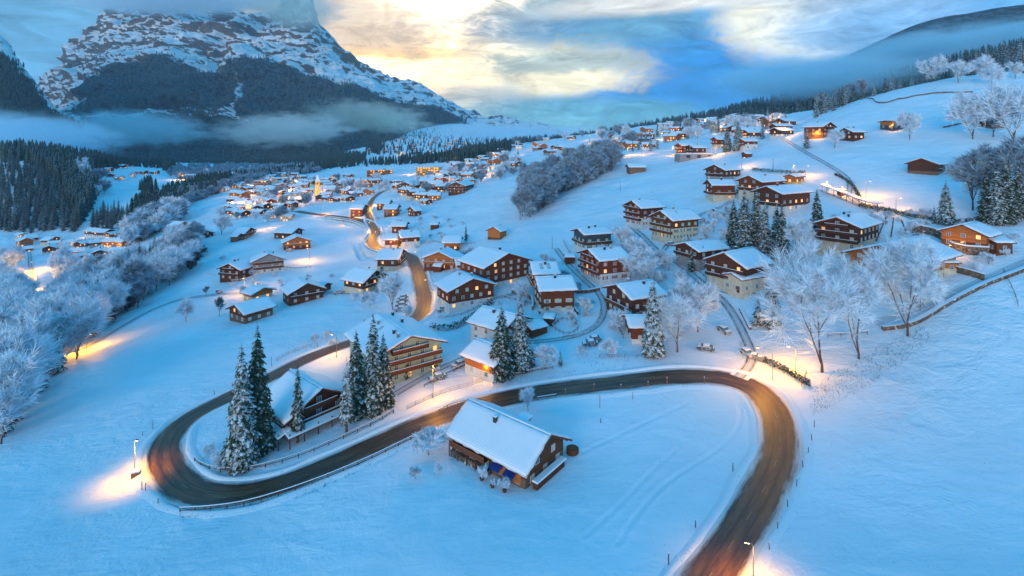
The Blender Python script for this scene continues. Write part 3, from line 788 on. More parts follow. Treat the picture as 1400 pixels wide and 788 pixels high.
def snow_slab(mb, lx, ly, M, seed, th=.38):
    nx, ny = max(6, int(lx / .7)), max(5, int(ly / .7)); X, Y = np.meshgrid(np.linspace(-1, 1, nx + 1), np.linspace(-1, 1, ny + 1), indexing='ij')
    ex, ey = lx / 2 * (1 - abs(X)), ly / 2 * (1 - abs(Y)); e = np.minimum(ex, ey)
    x = X * lx / 2; y = Y * ly / 2; n = fbm(x / 1.7 + seed % 97, y / 1.7 + seed % 31, 3, seed % 13)
    z = th * np.clip(e / .32, 0, 1) ** .5 * (.72 + .5 * n) + .02
    j = (vnoise(x * .9 + y * .9 + seed % 53, y * 0, 3) - .5) * .28 * (e < .05)
    x = x + np.sign(X) * j * (ex < .05); y = y + np.sign(Y) * j * (ey < .05)
    k = len(mb.v)
    for q in np.stack([x.ravel(), y.ravel(), z.ravel()], 1): mb.v.append(tuple(M @ Vector(q)))
    for f in grid_faces(nx + 1, ny + 1): mb.f.append(tuple(int(k + i) for i in f)); mb.m.append(0)
    b = [i * (ny + 1) for i in range(nx + 1)] + [nx * (ny + 1) + i for i in range(1, ny + 1)] + [i * (ny + 1) + ny for i in range(nx - 1, -1, -1)] + [i for i in range(ny - 1, 0, -1)]
    k2 = len(mb.v); 
    for i in b: mb.v.append(tuple(M @ Vector((x.ravel()[i] * .995, y.ravel()[i] * .995, 0))))
    for i in range(len(b)):
        i2 = (i + 1) % len(b); mb.f.append((k + b[i], k + b[i2], k2 + i2, k2 + i)[::-1]); mb.m.append(0)
FOOT = []          # (x, y, radius) of everything built, to keep scattered things clear
def chalet(label, ridge, w, h, wall=WD_BRN, base=PL_WHITE, base_h=2.2, pitch=24, over=1.2, snow=None, lit=.12, shutter=None, balc='auto',
           chim=1, gable_wood=None, cat='house', group=None, name=None, roof2=None, storey=2.6, wins=True, maxlen=30, minlen=6, asym=0, door=False, L_=None, skylight=0, wkind='pale', rw=None):
    """ridge: both ends of the ridge as seen in the photo (x1,y1,x2,y2); w: gable width; h: wall height to the eaves"""
    x1, y1, x2, y2 = ridge
    if 225 < y1 < 480 and cat in ('house', 'hotel'): w *= 1.09; h *= 1.0
    if x2 < x1: x1, y1, x2, y2 = x2, y2, x1, y1
    rh = math.tan(math.radians(pitch)) * w / 2; H = h + rh + .5
    xm, ym = (x1 + x2) / 2, (y1 + y2) / 2; dm = dist_at(xm, ym, H); below = ym - HY
    if below > 24:      # a ridge is level: both ends lie at one height
        d1, d2 = dm * below / (y1 - HY), dm * below / (y2 - HY)
    else: d1 = d2 = dm
    A = Vector(((x1 - CX) / F * d1, d1, 0)); B = Vector(((x2 - CX) / F * d2, d2, 0))
    mid = (A + B) / 2; dv = B - A; Lr = min(max(dv.length, minlen), maxlen); yaw = math.atan2(dv.y, dv.x)
    if below <= 24: yaw = .15
    if L_: Lr = L_
    if rw is not None: yaw = math.radians(rw)
    l = Lr - 2 * over if Lr > 3.5 * over + 3 else Lr * .75
    z0 = gz(mid.x, mid.y)
    FOOT.append((mid.x, mid.y, math.hypot(w, l) / 2 + 1.5))
    root = empty(name or {'house': 'chalet'}.get(cat, cat).replace(' ', '_'), (mid.x, mid.y, z0), yaw); tag(root, label, cat, group)
    hw = w / 2; T = 6.0
    # walls: gabled block above, plastered or stone storey below
    b = MB()
    prof = [(-hw, base_h), (hw, base_h), (hw, h), (0, h + rh), (-hw, h)]
    vs = [(x, yy, zz) for x in (-l / 2, l / 2) for yy, zz in prof]
    b.add(vs, [(4, 3, 2, 1, 0), (5, 6, 7, 8, 9)] + [(i, (i + 1) % 5, 5 + (i + 1) % 5, 5 + i) for i in range(5)], 0)
    b.build('wall', wall, root)
    b = MB(); b.box((0, 0, (base_h - T) / 2), (l - .02, w - .02, base_h + T)); b.build('ground_floor_wall', base, root)
    # roof slabs, with the boarding and rafters under the eaves
    ov = over; sl = math.hypot(hw + ov, math.tan(math.radians(pitch)) * (hw + ov)); a = math.radians(pitch)
    rl = l + 2 * over
    r = MB()
    for sgn in (-1, 1):
        M = Matrix.Translation((0, 0, h + rh + .06)) @ Matrix.Rotation(-sgn * a, 4, 'X')
        r.box((0, sgn * sl / 2, .08), (rl, sl, .2), M=M)
        r.box((0, sgn * (sl - .08), -.02), (rl + .06, .14, .34), M=M)
        for e in (-1, 1): r.box((e * (rl / 2 - .02), sgn * sl / 2, .02), (.12, sl - .2, .36), M=M)
    for e in (-1, 1):
        for yy in (-hw * .98, 0.0, hw * .98):
            zt = h + rh - abs(yy) * math.tan(a) - .18
            r.box((e * (l / 2 + over * .45), yy, zt), (over * .9, .2, .22))
    ro = r.build('roof', WD_TRIM, root)
    sn = MB()
    for sgn in (-1, 1):
        M = Matrix.Translation((0, 0, h + rh + .06)) @ Matrix.Rotation(-sgn * a, 4, 'X')
        snow_slab(sn, rl + .2, sl + .1, M @ Matrix.Translation((0, sgn * (sl / 2 + .03), .18)), abs(int(mid.x * 3 + mid.y * 7 + sgn)))
    sn.box((0, 0, h + rh + .36), (rl + .12, .5, .22), bev=.1)
    sn.build('snow_cover', snow or RSNOW, ro, smooth=True)
    rg = random.Random(hash(label) & 0xffff if False else int(abs(mid.x * 7 + mid.y * 13)))
    for k in range(chim):
        cx = (k - (chim - 1) / 2) * l * .25 + rg.uniform(-.1, .1) * l; cy = rg.choice((-1, 1)) * hw * rg.uniform(.1, .35)
        zr = h + rh - abs(cy) * math.tan(a)
        c = MB(); c.box((cx, cy, zr + .7), (.75, .6, 1.7)); c.box((cx, cy, zr + 1.6), (.95, .8, .12)); ch = c.build('chimney', CONC if rg.random() < .5 else DARKM, ro)
        c = MB(); c.box((cx, cy, zr + 1.75), (.8, .65, .2), bev=.08); c.build('snow_cap', RSNOW, ch)
    for k in range(skylight):
        sy = -(hw * .35 + (k % 2) * 2.0); sx = (k // 2 - .5) * 2.8
        M = Matrix.Translation((0, 0, h + rh + .06)) @ Matrix.Rotation(a, 4, 'X')
        c = MB(); c.box((sx, sy, .52), (1.3, 1.6, .12), M=M); q = c.build('skylight', METAL, ro); c = MB(); c.box((sx, sy, .58), (1.05, 1.35, .06), M=M); c.build('pane', WIN_PALE, q)
    if not wins: return root, yaw, (w, l, h, rh)
    # faces turned to the viewer
    toC = (-mid).normalized(); toC = Vector((-mid.x, -mid.y, 0)).normalized()
    faces = []
    for nm, nx, ny, span, gab in (('g', 1, 0, w, True), ('g', -1, 0, w, True), ('e', 0, 1, l, False), ('e', 0, -1, l, False)):
        wn = Vector((nx * math.cos(yaw) - ny * math.sin(yaw), nx * math.sin(yaw) + ny * math.cos(yaw), 0))
        if wn.dot(toC) < -.12: continue
        faces.append((nx, ny, span, gab, wn.dot(toC)))
    def fm(nx, ny, off, zz, out=.0):
        ang = math.atan2(ny, nx) + PI / 2
        dist = (l / 2 if nx else w / 2) + out
        return Matrix.Translation((nx * dist - ny * off, ny * dist + nx * off, zz)) @ Matrix.Rotation(ang, 4, 'Z')
    for nx, ny, span, gab, dt in faces:
        ns = max(1, int((h - .3) / storey)) 
        for s_ in range(ns + (1 if gab and rh > 2.0 else 0)):
            zc = s_ * storey + 1.5
            width = span if zc + .8 < h else span * max(.2, 1 - (zc + .9 - h) / max(rh, .1))
            if zc + .7 > h and not gab: continue
            n = max(1, int(width / 3.7))
            if s_ >= ns and width < 2.4: continue
            for k in range(n):
                off = (k - (n - 1) / 2) * (width / n)
                u = rg.random()
                kd = 'lit' if u < lit * .6 else 'dim' if u < lit else ('dark' if u < lit + .45 * (1 - lit) else wkind)
                out = .0 if zc > base_h else -.01
                add_window(root, fm(nx, ny, off, zc, out + .03), kd, 1.05 if n > 1 or width > 3 else .8, 1.15, shutter)
        if (balc == 'auto' and gab and dt > .1) or balc == 'all':
            for s_ in range(1, ns + (1 if gab and rh > 2.6 else 0)):
                zf = s_ * storey + .25
                wd = span - .3 if zf + 1 < h else span * .55
                B_ = MB(); M = fm(nx, ny, 0, zf)
                B_.box((0, -.65, -.08), (wd, 1.3, .16), M=M); B_.box((0, -1.26, .52), (wd, .06, .72), M=M); B_.box((0, -1.27, .95), (wd + .1, .14, .1), M=M)
                for e in (-1, 1): B_.box((e * wd / 2, -.65, .52), (.06, 1.3, .72), M=M); B_.box((e * wd / 2, -.65, .95), (.12, 1.3, .1), M=M)
                for e in range(int(wd // 2.4) + 1): B_.box((-wd / 2 + .1 + e * (wd - .2) / max(1, int(wd // 2.4)), -1.22, .45), (.14, .14, 1.1), M=M)
                bo = B_.build('balcony', gable_wood or wall if wall not in (PL_WHITE, PL_CREAM, PL_GREEN, PL_SLATE, PL_GREY) else WD_BRN, root)
                q = MB(); q.box((0, -1.27, 1.05), (wd, .2, .12), M=M, bev=.05); q.build('snow_ledge', RSNOW, bo)
    if door:
        nx, ny, span, gab, dt = max(faces, key=lambda f: f[4]); D_ = MB(); D_.box((0, -.05, 0), (1.1, .1, 2.1), M=fm(nx, ny, span * .32, 1.05)); D_.build('door', WD_DARK, root)
    return root, yaw, (w, l, h, rh)

# small far houses: one mesh each, six kinds
def far_house(seed):
    r = random.Random(seed); w = r.uniform(9, 12); l = r.uniform(11, 16); h = r.uniform(4.6, 7.5); p = math.radians(r.uniform(20, 27)); rh = math.tan(p) * w / 2; ov = 1.1
    b = MB(); prof = [(-w / 2, -5), (w / 2, -5), (w / 2, h), (0, h + rh), (-w / 2, h)]
    vs = [(x, y, zz) for x in (-l / 2, l / 2) for y, zz in prof]
    b.add(vs, [(4, 3, 2, 1, 0), (5, 6, 7, 8, 9)] + [(i, (i + 1) % 5, 5 + (i + 1) % 5, 5 + i) for i in range(5)], 0)
    b.box((0, 0, -1.2), (l + .1, w + .1, 7), m=2)
    sl = (w / 2 + ov) / math.cos(p)
    for s in (-1, 1):
        M = Matrix.Translation((0, 0, h + rh)) @ Matrix.Rotation(-s * p, 4, 'X')
        b.box((0, s * sl / 2, .08), (l + 2 * ov, sl, .22), m=3, M=M); b.box((0, s * sl / 2, .40), (l + 2 * ov + .1, sl + .05, .42), m=1, M=M, bev=.15)
    b.box((l * .2, w * .15, h + rh + .4), (.8, .8, 1.8), m=3)
    for ax in (0, 1):
        for sgn in (-1, 1):
            span = l if ax else w
            for s_ in range(int(h // 2.7)):
                for k in range(int(span // 3.2)):
                    off = (k - (span // 3.2 - 1) / 2) * 3.2; u = r.random(); m = 4 if u < LITFAR else 5
                    zz = 1.6 + 2.7 * s_
                    if ax: b.box((off, sgn * w / 2, zz), (1.3, .16, 1.3), m=m)
                    else: b.box((sgn * l / 2, off, zz), (.16, 1.3, 1.3), m=m)
                if not ax: b.box((sgn * (l / 2 + .5), 0, 2.8 * s_ + 3.0), (1.0, w * .9, .9), m=0)
    wall = [WD_DARK, WD_BRN, WD_RED, WD_BRN, PL_CREAM, WD_ORG, WD_DARK, PL_WHITE][seed % 8]; base = [PL_WHITE, PL_CREAM, PL_GREY][seed % 3]
    return b.data('chalet', [wall, RSNOW, base, WD_TRIM, WIN_LIT, GLASS])
LITFAR = .42
FARH = [far_house(i) for i in range(8)]
def clear_of(x, y, r, roads=True):
    for fx, fy, fr in FOOT:
        if (fx - x) ** 2 + (fy - y) ** 2 < (fr + r) ** 2: return False
    if roads:
        for P, w in ROADS + LANES:
            if ((P[:, 0] - x) ** 2 + (P[:, 1] - y) ** 2).min() < (w[0] / 2 + r * .8) ** 2: return False
    return True
def inpoly(x, y, poly):
    c = False; n = len(poly)
    for i in range(n):
        x1, y1 = poly[i]; x2, y2 = poly[i - 1]
        if (y1 > y) != (y2 > y) and x < (x2 - x1) * (y - y1) / (y2 - y1) + x1: c = not c
    return c
def village(poly, n, label, group, rad=8.5, sc=(.8, 1.05), yaw=None, seed=0, cat='house', name='chalet'):
    r = random.Random(seed); xs = [p[0] for p in poly]; ys = [p[1] for p in poly]; k = 0; t = 0; out = []
    while k < n and t < n * 60:
        t += 1; px, py = r.uniform(min(xs), max(xs)), r.uniform(min(ys), max(ys))
        if not inpoly(px, py, poly): continue
        p = at(px, py)
        if not clear_of(p.x, p.y, rad): continue
        FOOT.append((p.x, p.y, rad)); o = inst(name, r.choice(FARH), None, p, (0, 0, (yaw if yaw is not None else r.choice((0, .5, 1.57, 2.2, 2.7))) + r.uniform(-.25, .25)))
        s = r.uniform(*sc); o.scale = (s, s * r.uniform(.9, 1.1), s); tag(o, label, cat, group); k += 1; out.append(o)
    return out

# ------------------------------------------------------------------ trees
def spruce_mesh(seed, n_whorl=26, br=9, seg=3, rad=.17, low=.06, droop=.45):
    """unit height; returns trunk and crown meshes"""
    r = random.Random(seed); T = MB(); T.tube([(0, 0, -.06), (0, 0, .3), (0, 0, .7), (0, 0, .985)], [.017, .013, .007, .001], 7)
    V = []; Fq = []
    def quad(a, b, c, d): k = len(V); V.extend((a, b, c, d)); Fq.append((k, k + 1, k + 2, k + 3))
    for i in range(n_whorl):
        t = i / (n_whorl - 1); z = low + (.985 - low) * t ** .92
        R = rad * (1 - t) ** .78 * (1.0 if t > .12 else .72 + t * 2.3) + .006
        nb = br if t < .85 else max(4, br - 3); ph = r.random() * 6.28
        for k in range(nb):
            an = ph + 2 * PI * (k + r.uniform(-.3, .3)) / nb; rr = R * r.uniform(.68, 1.18); dz = z + r.uniform(-.4, .4) / n_whorl
            ca, sa = math.cos(an), math.sin(an); up = .05 * rr
            pts = []
            for q in range(seg + 1):
                f = q / seg; pts.append(Vector((ca * rr * f, sa * rr * f, dz + up * math.sin(f * 2.2) - droop * rr * f * f + .28 * rr * (1 - f) * 0)))
            side = Vector((-sa, ca, 0))
            for q in range(seg):
                f0, f1 = q / seg, (q + 1) / seg
                w0 = rr * (.10 + .30 * math.sin(PI * min(1, f0 * 1.05 + .12))); w1 = rr * (.10 + .30 * math.sin(PI * min(1, f1 * 1.05 + .12))) if q < seg - 1 else rr * .03
                s0 = Vector((0, 0, -w0 * .45)); s1 = Vector((0, 0, -w1 * .45)); j = r.uniform(.8, 1.2)
                quad(pts[q], pts[q] + side * w0 * j + s0, pts[q + 1] + side * w1 + s1, pts[q + 1]); quad(pts[q], pts[q + 1], pts[q + 1] - side * w1 + s1, pts[q] - side * w0 * j + s0)
                if seg > 2:   # hanging side sprays
                    for e in (-1, 1):
                        b0 = pts[q] + side * e * w0 * .7 + s0; tip = b0 + Vector((ca * rr * .22, sa * rr * .22, -rr * r.uniform(.16, .32))) + side * e * rr * r.uniform(.05, .2)
                        quad(b0, b0 + Vector((ca, sa, 0)) * rr * .13, tip, tip + side * .002)
    me = bpy.data.meshes.new('crown'); me.from_pydata([tuple(v) for v in V], [], Fq); me.materials.append(NEEDLE)
    return T.data('trunk', BARK), me
def far_spruce_mesh(seed, tiers=7, n=7, m=None):
    r = random.Random(seed); V = []; Fq = []
    for i in range(tiers):
        t = i / tiers; z0 = .04 + .96 * t; z1 = min(1.0, z0 + 1.9 / tiers); R = .155 * (1 - t) ** .8 + .01; b = len(V)
        V.append((0, 0, z1)); ph = r.random() * 6
        for k in range(n * 2):
            a = ph + PI * k / n; q = R * (1.0 if k % 2 else .55) * r.uniform(.8, 1.2); V.append((q * math.cos(a), q * math.sin(a), z0 + (0 if k % 2 else .02)))
        for k in range(n * 2): Fq.append((b, b + 1 + k, b + 1 + (k + 1) % (n * 2)))
    return V, Fq
def leafy_mesh(seed, h_split=.22, spread=.38, depth=5, kids_=(3, 4), twig=5, lean=.0, thin=1.0, up=.5, tall=1.0, base=.24):
    """branching tree of unit height: trunk mesh (trunk and limbs) and crown mesh (twigs)"""
    r = random.Random(seed); T = MB(); V = []; Fq = []
    def strip(p, d, ln, w):
        side = d.cross(Vector((r.uniform(-1, 1), r.uniform(-1, 1), r.uniform(-1, 1)))).normalized() * w
        q = p + d * ln + Vector((0, 0, -ln * .12)); mdl = (p + q) / 2 + side * r.uniform(-.8, .8); k = len(V)
        V.extend((p - side, p + side, mdl + side * .8, mdl - side * .8, q)); Fq.append((k, k + 1, k + 2, k + 3)); Fq.append((k + 3, k + 2, k + 4, k + 4))
    def grow(p, d, ln, rad, lev):
        bend = Vector((r.uniform(-.16, .16), r.uniform(-.16, .16), r.uniform(-.02, .12)))
        p1 = p + d * ln * .5; d2 = (d + bend).normalized(); p2 = p1 + d2 * ln * .5
        if lev <= 2: T.tube([p, p1, p2], [rad, rad * .82, rad * .62], 6 if lev == 0 else 5, cap=False)
        else:
            for (a, b_, w) in ((p, p1, rad), (p1, p2, rad * .75)):
                dd = (b_ - a); s1 = dd.cross(Vector((.3, .5, .8))).normalized(); s2 = dd.cross(s1).normalized()
                k = len(V); 
                for q, ww in ((a, w), (b_, w * .8)):
                    for t in range(3): V.append(q + (s1 * math.cos(2.09 * t) + s2 * math.sin(2.09 * t)) * ww)
                for t in range(3): u = (t + 1) % 3; Fq.append((k + t, k + u, k + 3 + u, k + 3 + t))
        if lev >= depth:
            for k in range(twig):
                f = r.random(); q = p.lerp(p2, f); dd = (d2 + Vector((r.uniform(-1, 1), r.uniform(-1, 1), r.uniform(-.6, .8))) * .9).normalized(); strip(q, dd, ln * r.uniform(.7, 1.5), .0021 * thin)
            return
        if lev >= 1:
            for k in range(twig // 3 if lev > 1 else twig):
                q = p.lerp(p2, r.uniform(0 if lev > 1 else .35, 1)); dd = (d2 * .5 + Vector((r.uniform(-1, 1), r.uniform(-1, 1), r.uniform(-.8, .6)))).normalized(); strip(q, dd, ln * r.uniform(.4, .8), .0019 * thin)
        n = r.randint(*kids_)
        for k in range(n):
            f = 1.0 if k == 0 else r.uniform(.45, 1.0)
            q = p.lerp(p2, f) if f < .999 else p2
            az = r.uniform(0, 6.28) if lev else 2 * PI * k / n + r.uniform(-.4, .4)
            sp = r.uniform(.35, 1.0) * (spread * 2.3) * (.45 if k == 0 else 1)
            a = Vector((math.cos(az), math.sin(az), 0)); nd = (d2 * (1.0) + a * sp + Vector((0, 0, up * .25))).normalized()
            if lev >= 2 and k: nd = (d2 + Vector((r.uniform(-1, 1), r.uniform(-1, 1), r.uniform(-.7, .8))) * .85).normalized()
            grow(q, nd, (base if lev == 0 else ln) * r.uniform(.66, .86), rad * (.72 if k == 0 else .52), lev + 1)
    grow(Vector((0, 0, -.04)), Vector((lean, 0, 1)).normalized(), h_split + .04, .0095, 0)
    mz = max(v.z for v in V); k = 1.0 / mz
    V = [(v.x * k, v.y * k, v.z * k) for v in V]; T.v = [(a * k, b * k, c * k) for a, b, c in T.v]
    Fq = [f if f[2] != f[3] else f[:3] for f in Fq]
    me = bpy.data.meshes.new('crown'); me.from_pydata(V, [], Fq)
    return T.data('trunk', BARK), me
def variants(gen, n, mats):
    out = []
    for i in range(n):
        t, c = gen(i)
        for m in mats:
            cc = c.copy(); cc.materials.clear(); cc.materials.append(m); out.append((t, cc))
    return out
SPR = [spruce_mesh(i + 1, 30, 10, 3, .165 + .012 * i, .05) for i in range(3)] 
SPRN = [spruce_mesh(i + 11, 26, 8, 3, .10, .16, .6) for i in range(2)]
SPRM = [spruce_mesh(i + 21, 16, 7, 2, .17, .05) for i in range(3)]
SPRDK = []
for t_, c_ in SPRM:
    c2_ = c_.copy(); c2_.materials.clear(); c2_.materials.append(NEEDLEF); SPRDK.append((t_, c2_))
LEAF = variants(lambda i: leafy_mesh(31 + i, .11, .29, 5, (3, 4), 30, thin=.62, up=.95), 3, [FROST])
LEAFT = variants(lambda i: leafy_mesh(41 + i, .12, .20, 4, (4, 4), 24, thin=1.25, up=1.3), 3, [FROST])
LEAFM = variants(lambda i: leafy_mesh(51 + i, .09, .36, 4, (4, 4), 26, thin=1.25), 3, [FROST])
LEAFB = variants(lambda i: leafy_mesh(71 + i, .18, .20, 4, (4, 4), 24, thin=1.25, up=1.2), 3, [FROSTB])
LEAFF = variants(lambda i: leafy_mesh(91 + i, .12, .36, 3, (4, 5), 22, thin=4.0), 4, [FROSTB, FROST])
LEAFD = variants(lambda i: leafy_mesh(95 + i, .20, .42, 4, (3, 4), 8, thin=2.2), 1, [FROSTD])
SHR = variants(lambda i: leafy_mesh(111 + i, .05, .50, 4, (4, 4), 12, thin=2.6, up=.2), 2, [FROST])
def tree(kind, px, py, top, label, group=None, wf=1.0, cat='tree', var=None, name=None, foot=True):
    """trunk foot and tree top as seen in the photo"""
    p = at(px, py); h = max(1.0, (py - top) / F * p.y); lst = {'spruce': SPR, 'narrow': SPRN, 'mid': SPRM, 'leaf': LEAF, 'leafm': LEAFM, 'bare': LEAFB, 'far': LEAFF, 'dark': LEAFD, 'shrub': SHR}[kind]
    k = (var if var is not None else random.randrange(len(lst))) % len(lst); t, c = lst[k]
    root = empty(name or {'spruce': 'spruce', 'narrow': 'spruce', 'mid': 'spruce', 'shrub': 'shrub', 'bare': 'bare_tree', 'dark': 'fruit_tree'}.get(kind, 'frosted_tree'), p, random.uniform(0, 6.28))
    root.scale = (h * wf, h * wf, h); inst('trunk' if kind != 'shrub' else 'stem', t, root); inst('crown', c, root)
    tag(root, label, cat, group); return root
def tree_at(kind, x, y, h, label, group, wf=1.0, cat='tree', name=None):
    lst = {'mid': SPRM, 'dmid': SPRDK, 'spruce': SPR, 'bare': LEAFB, 'far': LEAFF, 'leafm': LEAFM, 'tall': LEAFT, 'shrub': SHR}[kind]; t, c = random.choice(lst)
    root = empty(name or {'mid': 'spruce', 'spruce': 'spruce', 'dmid': 'conifer', 'bare': 'bare_tree', 'far': 'hillside_tree', 'shrub': 'garden_shrub'}.get(kind, 'frosted_tree'), (x, y, gz(x, y) - .2), random.uniform(0, 6.28)); root.scale = (h * wf, h * wf, h)
    inst('trunk', t, root); inst('crown', c, root); tag(root, label, cat, group); return root
def scatter_px(poly, n, rad, seed, avoid=True, sparse=None):
    """points inside a photo polygon, spread by ground distance"""
    r = random.Random(seed); xs = [p[0] for p in poly]; ys = [p[1] for p in poly]; out = []; t = 0
    while len(out) < n and t < n * 40:
        t += 1; px, py = r.uniform(min(xs), max(xs)), r.uniform(min(ys), max(ys))
        if not inpoly(px, py, poly): continue
        d = dist_at(px, py); x = (px - CX) / F * d
        if any((x - q[0]) ** 2 + (d - q[1]) ** 2 < rad * rad for q in out): continue
        if avoid and not clear_of(x, d, 2.5): continue
        out.append((x, d))
    return out
def merge_forest(name, pts, hs, mesh_list, mt, label=None, group=None):
    """a wood nobody would count: all its trees in one object"""
    Vs = []; Fs = []; b = 0
    arr = [(np.array(v, float), np.array(f)) for v, f in mesh_list]
    r = np.random.RandomState(len(pts))
    for (x, y, z), h in zip(pts, hs):
        v, f = arr[r.randint(len(arr))]; a = r.uniform(0, 6.28); c, s = math.cos(a), math.sin(a); wf = h * r.uniform(.85, 1.25)
        q = np.stack([(v[:, 0] * c - v[:, 1] * s) * wf + x, (v[:, 0] * s + v[:, 1] * c) * wf + y, v[:, 2] * h + z], 1)
        Vs.append(q); Fs.append(f + b); b += len(v)
    o = np_mesh(name, np.concatenate(Vs), np.concatenate(Fs), mt, smooth=False)
    return tag(o, label, None, group, 'stuff')
FSP = [far_spruce_mesh(i, 6, 6) for i in range(3)]
FSPL = [far_spruce_mesh(i + 9, 3, 3) for i in range(3)]

# ------------------------------------------------------------------ street things
def lamp(px, py, h, label, power, side=(1, 0), group=None, col=(1.0, .40, .015), spot=None, arm=1.6, thin=1.0, off=None):
    p = at(px, py) if off is None else Vector((off[0], off[1], gz(*off)))
    root = empty('street_lamp', p, math.atan2(side[1], side[0])); tag(root, label, 'street lamp', group)
    b = MB(); b.tube([(0, 0, -.6), (0, 0, h * .5), (0, 0, h - .3)], [.11 * thin, .085 * thin, .06 * thin], 8); b.tube([(0, 0, h - .32), (.25, 0, h - .05), (arm, 0, h + .08)], [.055 * thin, .05 * thin, .04 * thin], 6); b.box((0, 0, .5), (.2 * thin, .2 * thin, .7))
    b.build('pole', METAL, root)
    b = MB(); b.add([(arm - .35, -.14, h + .02), (arm + .45, -.18, h + .02), (arm + .45, .18, h + .02), (arm - .35, .14, h + .02), (arm - .3, -.08, h + .2), (arm + .3, -.1, h + .2), (arm + .3, .1, h + .2), (arm - .3, .08, h + .2)],
                    [(0, 3, 2, 1), (4, 5, 6, 7), (0, 1, 5, 4), (1, 2, 6, 5), (2, 3, 7, 6), (3, 0, 4, 7)]); hd = b.build('lamp_head', DARKM, root)
    b = MB(); b.box((arm + .05, 0, h - .02), (.62, .26, .07)); b.build('lamp_glass', LAMPM, hd)
    ld = bpy.data.lights.new('lamp_light', 'SPOT' if spot else 'POINT'); ld.energy = power * .62; ld.color = col
    ld.shadow_soft_size = .25
    if spot: ld.spot_size = math.radians(spot); ld.spot_blend = 1.0
    lo = bpy.data.objects.new('lamp_light', ld); link(lo, root); lo.location = (arm + .05, 0, h - .25)
    return root
def fence(pix, label, h=1.05, step=2.6, rails=2, mt=WD_DARK, snow=True, name='fence', off=0.0, cat='fence', pw=.13, group=None, rail_h=.12):
    P = curve_pts(pix, 1.0); T = np.gradient(P, axis=0); T /= np.linalg.norm(T, axis=1)[:, None]; Nn = np.stack([T[:, 1], -T[:, 0]], 1); P = P + Nn * off
    s = np.concatenate([[0], np.cumsum(np.hypot(*np.diff(P, axis=0).T))]); n = max(2, int(s[-1] / step))
    pts = [(float(np.interp(q, s, P[:, 0])), float(np.interp(q, s, P[:, 1]))) for q in np.linspace(0, s[-1], n + 1)]
    c = pts[0]; z0 = gz(*c); root = empty(name, (c[0], c[1], z0)); tag(root, label, cat, group)
    pts = [Vector((x - c[0], y - c[1], gz(x, y) - z0)) for x, y in pts]
    pd = MB(); pd.box((0, 0, h / 2 - .3), (pw, pw, h + .6)); pm = pd.data('post', mt)
    cap = MB(); cap.box((0, 0, h + .07), (pw * 1.3, pw * 1.3, .14), bev=.05); cm = cap.data('snow_cap', RSNOW)
    for p in pts[:95]:
        o = inst('post', pm, root, p)
        if snow: inst('snow_cap', cm, o)
    for k in range(rails):
        zz = h * (.92 - .42 * k); R = MB(); Sn = MB()
        for a, b_ in zip(pts, pts[1:]):
            d = b_ - a; L0 = math.hypot(d.x, d.y); an = math.atan2(d.y, d.x)
            for (mb, th, dz, wd) in ((R, rail_h, 0, .07), (Sn, .10, rail_h / 2 + .05, .13)):
                v = [Vector((x, y, z_ + (d.z * (x + 0) / L0 if L0 else 0))) for x, y, z_ in ((0, -wd / 2, -th / 2), (L0, -wd / 2, -th / 2), (L0, wd / 2, -th / 2), (0, wd / 2, -th / 2), (0, -wd / 2, th / 2), (L0, -wd / 2, th / 2), (L0, wd / 2, th / 2), (0, wd / 2, th / 2))]
                mb.add(v, [(0, 3, 2, 1), (4, 5, 6, 7), (0, 1, 5, 4), (1, 2, 6, 5), (2, 3, 7, 6), (3, 0, 4, 7)], 0, Matrix.Translation(a + Vector((0, 0, zz + dz))) @ Matrix.Rotation(an, 4, 'Z'))
        ro = R.build('rail', mt, root)
        if snow and k == 0: Sn.build('snow_ledge', RSNOW, ro)
    return root
def pole(px, py, top, label, group=None, mt=WD_DARK, r=.07, name='snow_pole', cat='pole', lean=0):
    p = at(px, py); h = (py - top) / F * p.y
    b = MB(); b.tube([(0, 0, -.4), (lean * h * .5, 0, h * .5), (lean * h, 0, h)], [r, r * .9, r * .75], 6); b.box((lean * h, 0, h + .05), (r * 2.2, r * 2.2, .12), m=1, bev=.04)
    o = b.build(name, [mt, RSNOW]); o.location = p; return tag(o, label, cat, group)
def wallrun(pix, label, h, th=.7, mt=STONE, name='stone_wall', snow=.22, cat='wall', depth=1.5, off=0.0, kindpart='wall_body', P=None, top=None):
    P = curve_pts(pix, 1.5) if P is None else P; T = np.gradient(P, axis=0); T /= np.linalg.norm(T, axis=1)[:, None] + 1e-9; Nn = np.stack([T[:, 1], -T[:, 0]], 1); P = P + Nn * off
    n = len(P); z = np.array([gz(*p) for p in P]) if top is None else base_z(P[:, 0], P[:, 1]); c = P[0]; z0 = z[0]
    root = empty(name, (c[0], c[1], z0)); tag(root, label, cat)
    def body(h0, h1, t0, mt_, nm, par, jit=0):
        V = []
        for i in range(n):
            jh = jit * (random.random() - .5)
            for sg, hh in ((-1, h0), (-1, h1 + jh), (1, h1 + jh), (1, h0)):
                q = P[i] + Nn[i] * sg * t0 / 2 - c; V.append((q[0], q[1], z[i] - z0 + hh))
        Fq = []
        for i in range(n - 1):
            for k in range(4): a = i * 4 + k; b_ = i * 4 + (k + 1) % 4; Fq.append((a, b_, b_ + 4, a + 4))
        Fq += [(3, 2, 1, 0), tuple(range(4 * n - 4, 4 * n))]
        m = MB(); m.add(V, Fq); return m.build(nm, mt_, par)
    w = body(-depth, h, th, mt, kindpart, root, .12 if mt is STONE else 0)
    if snow: body(h + .01 + (.05 if mt is STONE else 0), h + snow, th + .16, RSNOW, 'snow_cap', w, .08)
    return root
